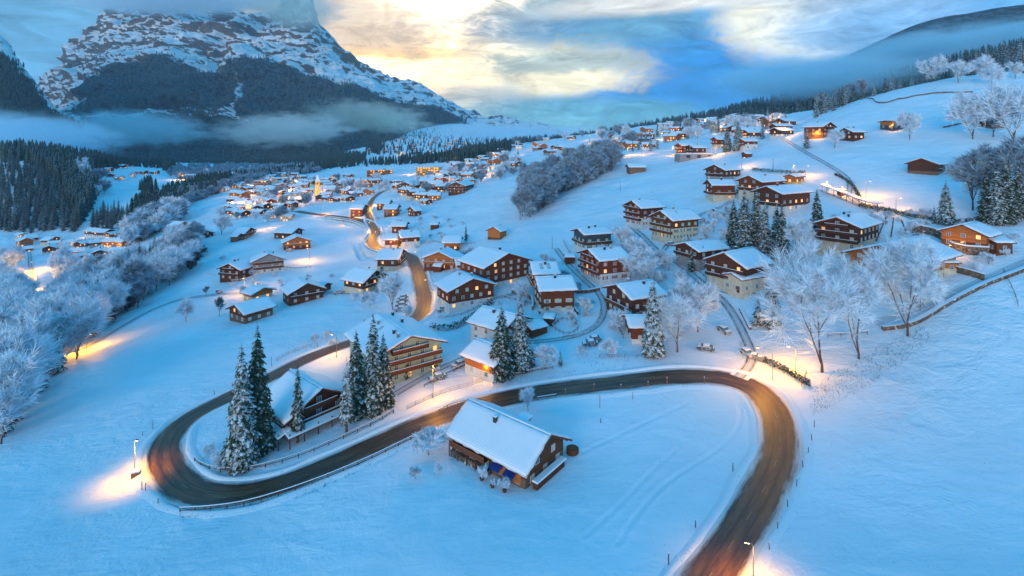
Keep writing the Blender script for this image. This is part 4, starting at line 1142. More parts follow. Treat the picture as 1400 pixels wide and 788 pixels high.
def hedge(pix, label, h=1.6, w=1.3, n=60, name='hedge', mt=None):
    P = curve_pts(pix, 1.0); c = P[0]; z0 = gz(*c); root = empty(name, (c[0], c[1], z0)); tag(root, label, 'hedge'); V = []; Fq = []
    for i in range(len(P)):
        zz = gz(*P[i]) - z0
        for k in range(n):
            x = P[i][0] - c[0] + random.uniform(-w / 2, w / 2); y = P[i][1] - c[1] + random.uniform(-w / 2, w / 2); q = zz + h * random.random() ** .7 * random.uniform(.75, 1.1); s = random.uniform(.12, .3)
            a = Vector((random.uniform(-1, 1), random.uniform(-1, 1), random.uniform(-1, 1))).normalized() * s; b_ = a.cross(Vector((random.random(), random.random(), 1))).normalized() * s; p = Vector((x, y, q)); k0 = len(V)
            V += [p - a, p + b_, p + a, p - b_]; Fq.append((k0, k0 + 1, k0 + 2, k0 + 3))
    me = bpy.data.meshes.new('leaves'); me.from_pydata([tuple(v) for v in V], [], Fq); me.materials.append(mt or HEDGE); inst('foliage', me, root)
    return root
def car_parts():
    L0, W0 = 4.3, 1.76; pr = [(-2.15, .35), (-2.15, .85), (-1.95, .98), (-1.0, 1.02), (-.35, 1.0), (2.0, .98), (2.12, .85), (2.15, .35)]
    def loft(prof, ws, m, mb):
        n = len(prof); vs = [(x, -w, z) for (x, z), w in zip(prof, ws)] + [(x, w, z) for (x, z), w in zip(prof, ws)]
        mb.add(vs, [tuple(range(n)), tuple(range(2 * n - 1, n - 1, -1))] + [(i, i + n, (i + 1) % n + n, (i + 1) % n) for i in range(n)], m)
    b = MB(); loft(pr, [.82, .86, .86, .87, .88, .87, .84, .80], 0, b); cab = [(-1.15, 1.0), (-.45, 1.48), (.95, 1.50), (1.75, 1.0)]; g = MB(); loft(cab, [.82, .68, .68, .82], 0, g)
    rf = MB(); loft([(-.5, 1.46), (-.4, 1.53), (.9, 1.55), (1.05, 1.47)], [.69, .66, .66, .69], 0, rf)
    for x0, x1 in ((-1.18, -.44), (.25, .33), (.93, 1.74)):
        for s in (-1, 1): rf.tube([(x0, s * .82 if x0 < -1 or x0 > .9 and False else s * .78, 1.0 if x0 != .93 else 1.48), (x1, s * .69, 1.47 if x0 != .93 else 1.0)], .035, 4)
    sn = MB(); sn.box((.25, 0, 1.60), (1.6, 1.3, .16), bev=.07); sn.box((-1.55, 0, 1.06), (.9, 1.5, .14), bev=.06); sn.box((1.9, 0, 1.03), (.35, 1.4, .1), bev=.04)
    wh = MB()
    for k in range(16): pass
    wh.tube([(0, -.1, 0), (0, .1, 0)], .33, 14, 0); wh.tube([(0, -.11, 0), (0, .11, 0)], .19, 10, 1)
    hl = MB(); hl.box((0, 0, 0), (.08, .34, .14))
    return b, g, rf, sn, wh, hl
_cp = car_parts(); CARM = {}
def car(px, py, yaw, label, color=(.3, .3, .32), snow=1.0, group=None, lights=False, scale=1.0, cat='car', off=None):
    p = at(px, py) if off is None else Vector((off[0], off[1], gz(*off))); sx, sy = slope_at(p.x, p.y)
    if color not in CARM:
        cm, nt, b = mat('car_paint', color, .3, .6); b.inputs['Coat Weight'].default_value = .6
        P = objco(nt); L(nt, mixc(nt, sstep(nt, noise(nt, P, 1.6, 4), .56, .66), color, (.7, .74, .78)), b.inputs['Base Color'])
        rub, _, _ = mat('tyre_rubber', (.02, .02, .02), .8)
        CARM[color] = (_cp[0].data('body', cm), _cp[1].data('windows', GLASS), _cp[2].data('roof', cm), _cp[3].data('snow_cover', RSNOW), _cp[4].data('wheel', [rub, METAL]), _cp[5].data('headlight', FRAME))
    B_, G_, R_, S_, W_, H_ = CARM[color]
    root = empty('parked_car', p); up = Vector((-sx, -sy, 1)).normalized(); fwd = Vector((math.cos(yaw), math.sin(yaw), 0)); fwd = (fwd - up * fwd.dot(up)).normalized(); lf = up.cross(fwd)
    root.rotation_euler = Matrix((fwd, lf, up)).transposed().to_euler(); root.scale = (scale * 1.08,) * 3; root.location.z += .06
    bo = inst('body', B_, root); inst('windows', G_, root); rr = inst('roof', R_, root); inst('snow_cover', S_, root)
    for x in (-1.35, 1.32):
        for y in (-.78, .78): inst('wheel', W_, root, (x, y, .33))
    for y in (-.6, .6): inst('headlight', H_, root, (-2.16, y, .72))
    FOOT.append((p.x, p.y, 2.6)); tag(root, label, cat, group); return root
# ================================================================== houses one can tell apart
HS = {}
def H(key, *a, **k): HS[key] = chalet(*a, **k); return HS[key]
H('barn', 'long dark timber chalet with snowy shingle roof, alone in the meadow below the road', (640.6,543,753,592), 12.5, 4.4, wall=WD_BRN, base=WD_GREY, base_h=2.0, pitch=30, over=1.3, snow=SHSNOW, chim=1, lit=.0, balc='none', gable_wood=WD_DARK, wkind='pale', minlen=18)
H('loop', 'dark timber chalet with broad blue snowy roof inside the left road bend', (397,505,441,531), 14.5, 5.6, wall=WD_DARK, base=PL_GREY, pitch=28, over=1.6, chim=1, lit=.02, balc='all', wkind='dark', minlen=13)
H('apart', 'pale green apartment house with snow roof and five dark chimneys above the road', (519,428,563,460), 17.5, 8.4, wall=PL_GREEN, base=PL_GREEN, base_h=2.6, pitch=20, over=1.5, chim=5, lit=.22, gable_wood=WD_BRN, wkind='dark', skylight=2, minlen=18)
H('p1', 'white plastered house with wide snow roof behind the pair of big spruces', (665,419,702,428), 12, 6, wall=PL_WHITE, base=PL_WHITE, pitch=22, chim=1, lit=.05, wkind='dark', rw=-38, L_=15)
H('p2', 'golden timber chalet with a balcony beside the road, left of the big spruces', (656,459,690,478), 9.5, 5, wall=WD_ORG, base=PL_WHITE, pitch=23, chim=0, lit=.1, gable_wood=WD_DARK, rw=-40, L_=13, balc='all')
H('brown', 'red-brown four-square chalet with cream shutters in the loop of the lane', (731,378,783,376), 12, 8.0, wall=WD_RED, base=PL_WHITE, base_h=1.6, pitch=21, chim=1, lit=.0, shutter=SHUT_C, wkind='pale', balc='none')
H('sky4', 'snow-roofed chalet with four roof windows behind the red-brown one', (724,358,762,357), 12, 7.4, wall=WD_ORG, base=PL_WHITE, pitch=21, chim=1, lit=.1, skylight=4)
H('big', 'largest dark brown chalet with four rows of white windows, left of centre', (657,334,697,348), 21, 9.0, wall=WD_RED, base=PL_WHITE, pitch=20, chim=2, lit=.12, balc='none', rw=-52, L_=20)
H('rows', 'brown chalet with rows of pale and lit windows right of the main road', (632,370,641,380), 17, 7.2, wall=WD_RED, base=PL_WHITE, base_h=2.4, pitch=20, chim=2, lit=.35, balc='none', rw=-60, L_=14)
H('nine', 'house with one broad white roof slope where the road dips behind it', (519,341,551,341), 15, 6.0, wall=WD_BRN, base=PL_CREAM, pitch=20, chim=2, lit=.2, L_=12.5)
H('nineb', 'dark house under a steep white roof left of the round frosted tree', (484,364,515,369), 13, 5.5, wall=WD_DARK, base=PL_CREAM, pitch=26, chim=1, lit=.3)
H('r1', 'slate grey chalet with green shutters and a flat snowy roof', (789,313,830,310.5), 10.5, 7.2, wall=PL_SLATE, base=PL_WHITE, pitch=15, chim=2, lit=.05, shutter=SHUT_G, balc='all', gable_wood=WD_DARK)
H('r2', 'red-brown chalet with long side balconies below the slate grey one', (803,340,848,336), 14, 8.4, wall=WD_RED, base=PL_WHITE, base_h=3, pitch=19, chim=2, lit=.06, shutter=SHUT_R)
H('r3', 'tall chalet with dark balconies and red shutters, left of a pair on the slope', (863,274,897,272), 11.5, 9.2, wall=WD_DARK, base=PL_WHITE, base_h=4.2, pitch=23, chim=1, lit=.12, shutter=SHUT_R)
H('r4', 'tall chalet with brown top floor and green shutters, right of a pair', (902,288,942,285), 12.5, 9.0, wall=WD_BRN, base=PL_CREAM, base_h=5.2, pitch=24, chim=1, lit=.12, shutter=SHUT_G, skylight=1)
H('r5', 'low timber chalet half hidden behind two small spruces by the lane', (936,332,980,327), 11, 5.6, wall=WD_DARK, base=PL_GREY, pitch=18, chim=1, lit=.06)
H('r6', 'dark timber chalet with a lit gable above its cream garage wing', (989,345,1029,337), 13.5, 7.8, wall=WD_DARK, base=PL_CREAM, base_h=2.6, pitch=25, chim=1, lit=.2)
H('r6b', 'cream garage wing with a brown garage door under a white lean-to roof', (999,373,1043,366), 7.5, 4.6, wall=PL_CREAM, base=PL_CREAM, pitch=17, over=.7, chim=0, lit=0, balc='none', wkind='dark', cat='garage', door=True)
H('r7', 'brown and white chalet with lit balconies on the snowy bank', (967,245,1002,245), 9.5, 7.6, wall=WD_RED, base=PL_CREAM, base_h=3, pitch=22, chim=1, lit=.25, balc='all')
H('r8', 'dark chalet with wide eaves behind the brown and white one', (976,225,1001,224), 12, 6.2, wall=WD_DARK, base=PL_GREY, pitch=23, chim=1, lit=.08)
H('r9', 'chalet with warm lit balconies left of the floodlit golden hut', (1023,240,1058,238), 11, 7, wall=WD_RED, base=PL_CREAM, pitch=22, chim=1, lit=.35, balc='all')
H('r10', 'long brown chalet with a lit gable behind the spruce clump', (1047,254,1090,251), 12, 8, wall=WD_DARK, base=PL_WHITE, pitch=21, chim=2, lit=.25)
H('gold', 'small floodlit golden hut with a snowy roof beside the upper road', (1079,239,1093,238), 5, 3.6, wall=WD_ORG, base=PL_YEL, base_h=1, pitch=20, over=.6, chim=0, lit=.8, cat='hut', minlen=5, balc='none')
H('r11', 'white and dark timber chalet with a lit front just below the gallery', (1143,296,1174,289), 12.5, 8.6, wall=WD_DARK, base=PL_CREAM, base_h=3.2, pitch=21, chim=2, lit=.2)
H('r12', 'big chalet with orange timber gable behind the bare snowy tree', (1202,336,1262,323), 17, 7.2, wall=WD_ORG, base=PL_CREAM, base_h=3.2, pitch=21, over=1.6, chim=0, lit=.05, balc='none')
H('r12b', 'garage annex with an orange timber door beside the big chalet', (1276,352,1300,352), 7, 2.9, wall=WD_ORG, base=PL_CREAM, base_h=1.2, pitch=8, over=.5, chim=0, lit=0, balc='none', cat='garage', minlen=5, wkind='dark')
H('r13', 'golden brown timber chalet with a flagpole at the right edge', (1309,308,1340,301), 10.5, 5.0, wall=WD_ORG, base=WD_BRN, pitch=24, maxlen=13, chim=1, lit=.05, balc='none', wkind='dark')
H('r13b', 'low timber wing of snowy roof joined to the golden brown chalet', (1345,323,1372,323), 7.5, 3.2, wall=WD_BRN, base=WD_BRN, pitch=14, over=.7, chim=0, lit=0, balc='none', cat='outbuilding', wkind='dark', minlen=6)
H('r14', 'dark chalet with blue-white windows left of the tall lone spruce', (842,389,893,382), 12.5, 7, wall=WD_DARK, base=WD_DARK, pitch=20, chim=2, lit=.0, gable_wood=WD_BRN, wkind='pale')
H('r15', 'small red-brown cottage with a porch beside the road, below the dark chalet', (860,430,881,430), 8.5, 4.8, wall=WD_RED, base=PL_WHITE, base_h=1, pitch=20, over=1.1, chim=0, lit=.0, balc='all', cat='cottage', minlen=6.5)
H('r16', 'low timber house with a lit gable end behind the leftmost bare trees', (1060,366,1104,362), 10.5, 4.2, wall=WD_BRN, base=PL_GREY, pitch=18, chim=0, lit=.3, balc='none')
H('r17', 'lone black timber barn on the open slope below the wall', (1258,215.5,1274.6,216), 11.5, 4.0, wall=WD_DARK, base=WD_GREY, base_h=.5, pitch=22, over=1.0, chim=0, lit=0, balc='none', cat='barn', wins=False, rw=32, L_=11)
H('r18', 'small modern timber house glowing orange on the high slope', (1209,165.5,1230,165.5), 9.5, 4.6, wall=WD_ORG, base=PL_SLATE, base_h=2.4, pitch=5, over=1.0, chim=0, lit=.5, balc='none', minlen=9)
H('r19', 'red-brown chalet with lit ground floor at the foot of the high slope', (1110,166,1130,168), 14, 6.4, wall=WD_RED, base=WD_ORG, base_h=2.4, pitch=22, chim=1, lit=.5, rw=-60, L_=15)
H('r20', 'dark snow-covered chalet right of the red-brown one, below the high slope', (1153,174,1175,177), 11, 4.6, wall=WD_DARK, base=WD_DARK, pitch=22, chim=3, lit=.25)
H('barn2', 'lone weathered barn with a bright snow roof on the middle meadow', (857,224,882,224), 10.5, 3.8, wall=WD_GREY, base=WD_GREY, base_h=.4, pitch=20, over=.9, chim=0, lit=0, balc='none', cat='barn', wins=False)
H('hut3', 'small red shed on the snow field below the pair of dark spruces', (1016,208,1026,209), 5, 2.4, wall=WD_RED, base=WD_RED, base_h=.4, pitch=20, over=.4, chim=0, balc='none', cat='shed', wins=False, minlen=5, name='shed')
H('r21', 'white chalet with brown gable beside the pair of dark spruces', (1010,189.5,1033,189), 10, 6, wall=WD_RED, base=PL_WHITE, base_h=3.6, pitch=20, chim=1, lit=.1)
H('r22', 'red-brown chalet left of the pair of dark spruces', (975,188,991,188), 9, 6.4, wall=WD_RED, base=PL_CREAM, pitch=22, chim=0, lit=.3)
H('r23', 'hotel with long snow roof above the lit terrace', (926,194.5,949,194.5), 12, 6.2, wall=WD_DARK, base=WD_RED, pitch=18, chim=0, lit=.3, cat='hotel')
H('r24', 'hotel wing with lit ground floor above the concrete terrace', (941,196.5,962,197.5), 13, 6, wall=WD_DARK, base=PL_CREAM, pitch=18, chim=1, lit=.5, cat='hotel')
# centre and left, middle distance
H('c1', 'half-timbered white chalet where the road bends above the stone wall', (553,312,566,315), 12, 6.4, wall=WD_DARK, base=PL_WHITE, base_h=3.5, pitch=22, chim=1, lit=.2, L_=13, rw=20)
H('c2', 'brown chalet with a lit ground floor inside the road bend', (527,319,548,319), 11, 5.6, wall=WD_RED, base=PL_WHITE, pitch=20, chim=0, lit=.4)
H('c3', 'wide snow roof of a low brown house behind the half-timbered chalet', (536,303,558,303), 10, 4.4, wall=WD_BRN, base=WD_BRN, pitch=20, chim=1, lit=.2)
H('c4', 'timber house with rows of windows left of the road fork', (481,279,500,279), 13, 6.6, wall=WD_RED, base=WD_BRN, pitch=22, chim=0, lit=.1)
H('c5', 'brown house with a lit front just right of the road fork', (516,273,535,273), 11, 5.5, wall=WD_ORG, base=WD_RED, pitch=20, chim=0, lit=.4)
H('c6', 'brown timber chalet below the lit house right of the fork', (526,279.5,546,279.5), 13, 6, wall=WD_ORG, base=WD_BRN, pitch=20, chim=0, lit=.15)
H('c7', 'small brown chalet with lit gable on the snow edge east of the fork', (561,282,573,281), 11, 4.8, wall=WD_RED, base=WD_BRN, pitch=22, chim=0, lit=.3)
H('c8', 'wooden chalet in shade with trees at the village edge', (621,249,640,245), 15, 7, wall=WD_RED, base=WD_BRN, pitch=22, chim=1, lit=.05)
H('c9', 'big chalet hotel with long dark eaves and lit ground floor in the village', (575,243,594,243), 20, 8, wall=WD_RED, base=PL_CREAM, pitch=18, chim=1, lit=.5, cat='hotel', maxlen=26)
H('c10', 'second dark chalet hotel joined to the big one', (553,249,569,247), 18, 7, wall=WD_DARK, base=WD_RED, pitch=20, chim=1, lit=.4, cat='hotel')
H('c11', 'tiny white-roofed hay barn alone on the pale field', (590,303,599,303), 6.5, 3, wall=WD_BRN, base=WD_BRN, base_h=.5, pitch=20, over=.6, chim=0, wins=False, cat='barn', minlen=6)
H('c12', 'small timber barn with steep snow roof on the field by the tracks', (674,310,685,307), 8, 4.4, wall=WD_ORG, base=WD_BRN, base_h=.6, pitch=27, over=.9, chim=0, wins=False, cat='barn', minlen=8)
H('c13', 'low orange timber house beside the lone small spruce', (606,323,632,323), 10.5, 4.4, wall=WD_ORG, base=WD_BRN, pitch=20, chim=0, lit=.3)
H('c14', 'orange chalet with a wide front gable east of the main road', (604,338,609,343), 15, 5, wall=WD_ORG, base=WD_RED, pitch=22, chim=1, lit=.3, rw=75, L_=12)
H('c15', 'little snow-capped shed below the orange chalet', (597,357,606,358), 5.5, 2.6, wall=WD_BRN, base=WD_BRN, base_h=.4, pitch=24, over=.5, chim=0, wins=False, cat='shed', minlen=5, name='shed')
H('c16', 'low red-fronted house between the orange chalet and the biggest one', (622,352,640,351), 9, 3.8, wall=WD_RED, base=PL_WHITE, pitch=18, chim=0, lit=.25)
H('w1', 'pale roofed farmhouse behind the brightly lit chalet', (381,309,408,310), 12, 4.6, wall=WD_DARK, base=WD_BRN, pitch=20, chim=0, lit=.15)
H('w2', 'brightly lit wooden chalet with terrace on the left meadow', (399,317,412,321), 15, 4.8, wall=WD_ORG, base=WD_RED, pitch=22, chim=0, lit=.7, rw=-62, L_=13)
H('w3', 'pale grey plastered house beside the glowing street lamp', (361,344,372,344), 14, 7, wall=PL_GREY, base=PL_WHITE, pitch=24, chim=2, lit=.02, rw=-62, L_=12)
H('w4', 'dark double-gabled chalet with a low fence on the left meadow', (319,357,331,357), 12, 6, wall=WD_DARK, base=WD_DARK, pitch=22, chim=2, lit=.05, rw=75, L_=13)
H('w5', 'dark brown chalet with blue snow roof above the hedge', (408,381,421,383), 13, 5, wall=WD_DARK, base=WD_BRN, pitch=25, chim=1, lit=.05, rw=-52, L_=13)
H('w5b', 'small shed with a blue snow roof behind the dark brown chalet', (438,385,446,386), 5.5, 2.6, wall=WD_BRN, base=WD_BRN, base_h=.4, pitch=22, over=.5, chim=0, wins=False, cat='shed', minlen=5, name='shed')
H('w6', 'long low barn with a blue snow roof in front of the lit yard', (320,417,366,405), 11.5, 4.2, wall=WD_BRN, base=WD_GREY, pitch=22, chim=0, lit=.05, balc='none', cat='barn', maxlen=24)
H('w7', 'low house lit orange from the yard behind the long barn', (345,389,361,393), 9, 3.8, wall=WD_ORG, base=PL_CREAM, pitch=18, chim=0, lit=.4)
H('w8', 'orange lit chalet at the wood edge, left of the dark one', (240,303,252,304), 13, 5, wall=WD_ORG, base=WD_RED, pitch=22, chim=0, lit=.4, L_=13, rw=-25)
H('w8b', 'blue-roofed chalet touching the orange lit one at the wood edge', (247,309,258,309), 12, 4, wall=WD_ORG, base=WD_RED, pitch=18, chim=0, lit=.5, L_=12, rw=-25)
H('w9', 'small dark chalet between the orange lit one and the tall lone tree', (272,312,283,314), 12, 4.5, wall=WD_DARK, base=WD_DARK, pitch=20, chim=0, lit=.05, rw=-50, L_=13)
H('w10', 'wide blue-roofed house below the tall lone tree', (325,311,343,311), 14, 4.6, wall=WD_BRN, base=WD_ORG, pitch=20, chim=0, lit=.15)
H('w11', 'weathered small barn beside the wide blue-roofed house', (319,319,329,319), 9, 3.6, wall=WD_GREY, base=WD_GREY, base_h=.5, pitch=20, over=.6, chim=0, wins=False, cat='barn')
H('l1', 'chalet with blue snow roof and lit gable beyond the left wood', (33,321,52,319), 14, 5, wall=WD_BRN, base=PL_CREAM, pitch=20, chim=0, lit=.4)
H('l2', 'smaller chalet right of the lit gable one beyond the left wood', (62,324,76,324), 12, 4.5, wall=WD_BRN, base=PL_CREAM, pitch=20, chim=0, lit=.3)
H('s1', 'tiny garden shed with square snow roof below the red-brown chalet', (722,441,738,437), 6, 2.6, wall=WD_BRN, base=WD_GREY, base_h=.3, pitch=14, over=.5, chim=0, wins=False, cat='shed', name='shed', minlen=7)
H('s2', 'smallest snow-capped shed at the garden fence', (746,429,757,430), 4.5, 2.2, wall=WD_DARK, base=WD_DARK, base_h=.3, pitch=12, over=.4, chim=0, wins=False, cat='shed', name='shed', minlen=4)
H('s3', 'little tool shed in shade left of the red-brown chalet with side balconies', (773,347,785,347), 5, 2.6, wall=WD_RED, base=WD_RED, base_h=.3, pitch=14, over=.4, chim=0, wins=False, cat='shed', name='shed', minlen=5)
H('s4', 'tiny snow-topped hut on the upper road bend by the sign', (1148,258,1153,258), 3, 2.2, wall=WD_RED, base=WD_RED, base_h=.3, pitch=12, over=.3, chim=0, wins=False, cat='hut', name='hut', minlen=3)
H('s5', 'snow-covered barn roof behind the rightmost bare trees on the slope', (1346,160,1366,163), 9, 2.6, wall=WD_DARK, base=WD_GREY, base_h=.3, pitch=22, over=.6, chim=0, wins=False, cat='barn')

# details of the barn in the meadow: golden boarding, awnings, woodpile, dormer, bench, pots
ro_, yaw_, (bw, bl, bh, brh) = HS['barn']
b = MB(); b.box((bl * .27, -bw / 2 - .06, 2.5), (bl * .36, .16, 3.2)); b.build('boarding', WD_ORG, ro_)
b = MB(); b.box((-bl * .22, -bw / 2 - .7, 2.3), (bl * .5, 1.4, .16)); b.box((-bl * .22, -bw / 2 - 1.38, 2.9), (bl * .5, .08, 1.0)); [b.box((-bl * .47 + k * bl * .125, -bw / 2 - 1.3, 1.2), (.16, .16, 2.4)) for k in range(5)]; b.build('balcony', WD_BRN, ro_)
for k in (0, 1):
    M = Matrix.Translation((bl * (.17 + .17 * k), -bw / 2 - .8, 2.6)) @ Matrix.Rotation(.45, 4, 'X'); b = MB(); b.box((0, 0, 0), (2.4, 1.7, .06), M=M); b.box((0, -.85, -.12), (2.4, .05, .22), M=M); b.build('awning', BLUECL, ro_)
b = MB(); b.box((-bl * .1, bw * .2, 0), (2.2, 3.0, .5), M=Matrix.Translation((4.2, 0, bh + brh * .62)) @ Matrix.Rotation(.18, 4, 'X')); q = b.build('dormer', WD_TRIM, ro_)
b = MB(); b.box((-bl * .1, bw * .2, .32), (2.5, 3.3, .3), M=Matrix.Translation((4.2, 0, bh + brh * .62)) @ Matrix.Rotation(.18, 4, 'X'), bev=.12); b.build('snow_cover', RSNOW, q)
b = MB(); b.box((-bl * .2, -bw / 2 - .4, .2), (bl * .55, 1.0, 1.6)); b.build('stone_plinth', STONE, ro_)
def local(root, x, y):
    a = root.rotation_euler.z; return root.location.x + x * math.cos(a) - y * math.sin(a), root.location.y + x * math.sin(a) + y * math.cos(a)
def put(o, x, y, dz=0.0, rz=0): o.location = (x, y, gz(x, y) + dz); o.rotation_euler.z = rz; return o
# woodpile along the gable
w = empty('woodpile'); put(w, *local(ro_, bl / 2 + 1.5, -.6), 0, yaw_); tag(w, 'long low woodpile capped with snow along the meadow chalet gable', 'woodpile')
b = MB()
for k in range(60):
    b.tube([(-.5, -4.6 + (k % 20) * .46, .25 + (k // 20) * .42), (.5, -4.6 + (k % 20) * .46 + random.uniform(-.05, .05), .25 + (k // 20) * .42)], .21, 6)
b.build('logs', WD_BRN, w); b = MB(); b.box((0, 0, 1.5), (1.3, 9.6, .3), bev=.12); b.build('snow_cap', RSNOW, w)
b = MB(); b.lathe([(1.25, -.5), (1.3, .5), (1.25, 1.0), (.9, 1.15), (0.01, 1.2)], 20); o = b.build('water_tank', WD_BRN, smooth=False); put(o, *local(ro_, bl / 2 + .8, bw / 2 + 2.2)); tag(o, 'round brown timber tub at the back corner of the meadow chalet', 'tank')
b = MB(); b.box((0, 0, .55), (4.2, 3.0, 1.3)); b.box((0, -1.55, .3), (3.6, .1, .7)); b.box((0, 0, 1.32), (4.4, 3.2, .24), m=1, bev=.1); o = b.build('bin_shelter', [PL_GREY, RSNOW]); put(o, *local(ro_, -bl / 2 - 3.4, -.5), 0, yaw_); tag(o, 'low white box shelter with snow at the left end of the meadow chalet', 'shelter')
for k, (x, y, lb, s_) in enumerate(((1.2, -bw / 2 - 2.7, 'potted snowy bush before the two blue awnings', 1.0), (6.8, -bw / 2 - 2.6, 'potted snowy bush near the right corner of the meadow chalet', 1.1), (4.2, -bw / 2 - 3.0, 'small bare pot between the two potted bushes', .5))):
    X, Y = local(ro_, x, y); r_ = empty('potted_plant', (X, Y, gz(X, Y))); tag(r_, lb, 'potted plant'); b = MB(); b.lathe([(.3, 0), (.42, .5), (.4, .52), (.3, .5)], 12); b.build('pot', WD_RED, r_)
    t, c = SHR[k % 2]; o = inst('bush', c, r_, (0, 0, .4)); o.scale = (2.2 * s_, 2.2 * s_, 2.6 * s_)
# loop chalet skirt roofs
ro2, y2, (w2, l2, h2, rh2) = HS['loop']
for nx, ny in ((1, 0), (0, -1)):
    for zz in (2.7,):
        M = Matrix.Rotation(math.atan2(ny, nx) + PI / 2, 4, 'Z'); d = (l2 if nx else w2) / 2 + 1.6; sp_ = (w2 if nx else l2) + 3
        b = MB(); MM = M @ Matrix.Translation((0, -d, zz)) @ Matrix.Rotation(.32, 4, 'X'); b.box((0, 0, 0), (sp_, 3.2, .18), M=MM)
        for k in range(6): b.box((-sp_ / 2 + .4 + k * (sp_ - .8) / 5, -d - 1.2, 1.0), (.18, .18, 4.0), M=M)
        q = b.build('lean_to_roof', WD_DARK, ro2); b = MB(); b.box((0, 0, .25), (sp_ + .1, 3.2, .3), M=MM, bev=.1); b.build('snow_cover', RSNOW, q)

# ================================================================== church
p = at(434, 266); S_ = p.y / 700
ch = empty('church', p, .35); ch.scale = (.84, .84, .84); tag(ch, 'floodlit yellow church with pointed belfry in the far village', 'church')
b = MB(); b.box((0, 0, 9), (6.4, 6.4, 22)); b.box((0, 0, 19.6), (6.9, 6.9, .5)); tw = b.build('tower', PL_YEL, ch)
b = MB(); b.add([(-3.7, -3.7, 20), (3.7, -3.7, 20), (3.7, 3.7, 20), (-3.7, 3.7, 20), (0, 0, 30)], [(0, 1, 4), (1, 2, 4), (2, 3, 4), (3, 0, 4), (3, 2, 1, 0)]); sp_ = b.build('spire', RSNOW, tw)
b = MB(); b.tube([(0, 0, 30), (0, 0, 32)], .12); b.box((0, 0, 31.2), (1.0, .12, .12)); b.build('cross', DARKM, sp_)
for sx_, sy_ in ((0, -1), (1, 0), (-1, 0)):
    b = MB(); b.box((sx_ * 3.22, sy_ * 3.22, 16.6), (1.6 if sy_ else .1, 1.6 if sx_ else .1, 2.4)); b.build('belfry_opening', DARKM, tw)
    b = MB(); M = Matrix.Translation((sx_ * 3.25, sy_ * 3.25, 13)) @ Matrix.Rotation(math.atan2(sy_, sx_), 4, 'Z') @ Matrix.Rotation(PI / 2, 4, 'Y'); b.lathe([(1.2, 0), (1.2, .1), (.01, .12)], 18); b.v = [tuple(M @ Vector(v)) for v in b.v]; b.build('clock_face', WIN_PALE, tw)
b = MB(); pr = [(-6, -4), (6, -4), (6, 8), (0, 13), (-6, 8)]; vs = [(x, y, z) for x in (3.3, 25) for y, z in pr]; b.add(vs, [(4, 3, 2, 1, 0), (5, 6, 7, 8, 9)] + [(i, (i + 1) % 5, 5 + (i + 1) % 5, 5 + i) for i in range(5)]); b.build('nave', PL_YEL, ch)
b = MB(); a_ = math.atan2(5, 6)
for s_ in (-1, 1): b.box((14.2, s_ * 4, .3), (22.8, 8.6, .5), M=Matrix.Translation((0, 0, 13.1)) @ Matrix.Rotation(-s_ * a_, 4, 'X'), bev=.15)
b.build('nave_roof', RSNOW, ch)
for k in range(5):
    b = MB(); b.box((6 + 4.1 * k, -6.03, 4.4), (1.2, .12, 3.6)); b.build('window', WIN_LIT if k % 2 else GLASS, ch)
FOOT.append((p.x + 8, p.y + 2, 16))
# ================================================================== flat-roofed hotels in the far village
def slab_hotel(px, py, w, d, floors, rz, label, wall, litp):
    p = at(px, py); r_ = empty('hotel', p, rz); tag(r_, label, 'hotel'); FOOT.append((p.x, p.y, max(w, d) / 2 + 2)); h = floors * 2.9
    b = MB(); b.box((0, 0, h / 2 - 3), (w, d, h + 6)); b.build('wall', wall, r_)
    b = MB(); b.box((0, 0, h + .2), (w + 2, d + 2, .4)); q = b.build('roof', WD_TRIM, r_); b = MB(); b.box((0, 0, h + .6), (w + 1.9, d + 1.9, .5), bev=.2); b.box((w * .2, 0, h + 1.4), (4, 4, 1.6), m=1); b.build('snow_cover', [RSNOW, wall], q)
    rg = random.Random(int(px)); n = int(w / 4)
    for f in range(floors):
        b = MB(); b.box((0, -d / 2 - .7, f * 2.9 + .5), (w, 1.4, .16)); b.box((0, -d / 2 - 1.35, f * 2.9 + 1.0), (w, .08, .8)); b.build('balcony', WD_RED, r_)
        for k in range(n):
            m = WIN_LIT if rg.random() < litp else GLASS; b = MB(); b.box(((k - (n - 1) / 2) * 4, -d / 2 - .02, f * 2.9 + 1.8), (2.2, .1, 1.7)); b.build('window', m, r_)
    return r_
slab_hotel(587, 240, 34, 14, 4, -.15, 'brightly lit yellow hotel with flat snow roof in the village', PL_YEL, .75)
slab_hotel(519, 240, 40, 12, 3, .35, 'long brown apartment block at the left rim of the village', WD_ORG, .35)
slab_hotel(358, 259, 18, 14, 4, .2, 'grey apartment block among the western village chalets', PL_GREY, .15)
slab_hotel(369, 256, 16, 12, 4, -.2, 'pale tower block right of the grey one in the western village', PL_CREAM, .2)
# concrete terrace below the upper hotel
p = at(948, 217); r_ = empty('terrace', p, .1); tag(r_, 'concrete parking terrace with openings below the upper hotel', 'terrace'); FOOT.append((p.x, p.y, 15))
b = MB(); b.box((0, 0, 0), (26, 10, 6.6)); b.build('retaining_wall', CONC, r_); b = MB(); b.box((0, 0, 3.5), (26.2, 10.2, .5), bev=.15); b.build('snow_cover', RSNOW, r_)
for k in range(6): b = MB(); b.box((-10.5 + k * 4.2, -5.02, 1.4), (2.8, .12, 2.2)); b.build('garage_opening', DARKM if k % 2 else PL_GREY, r_)

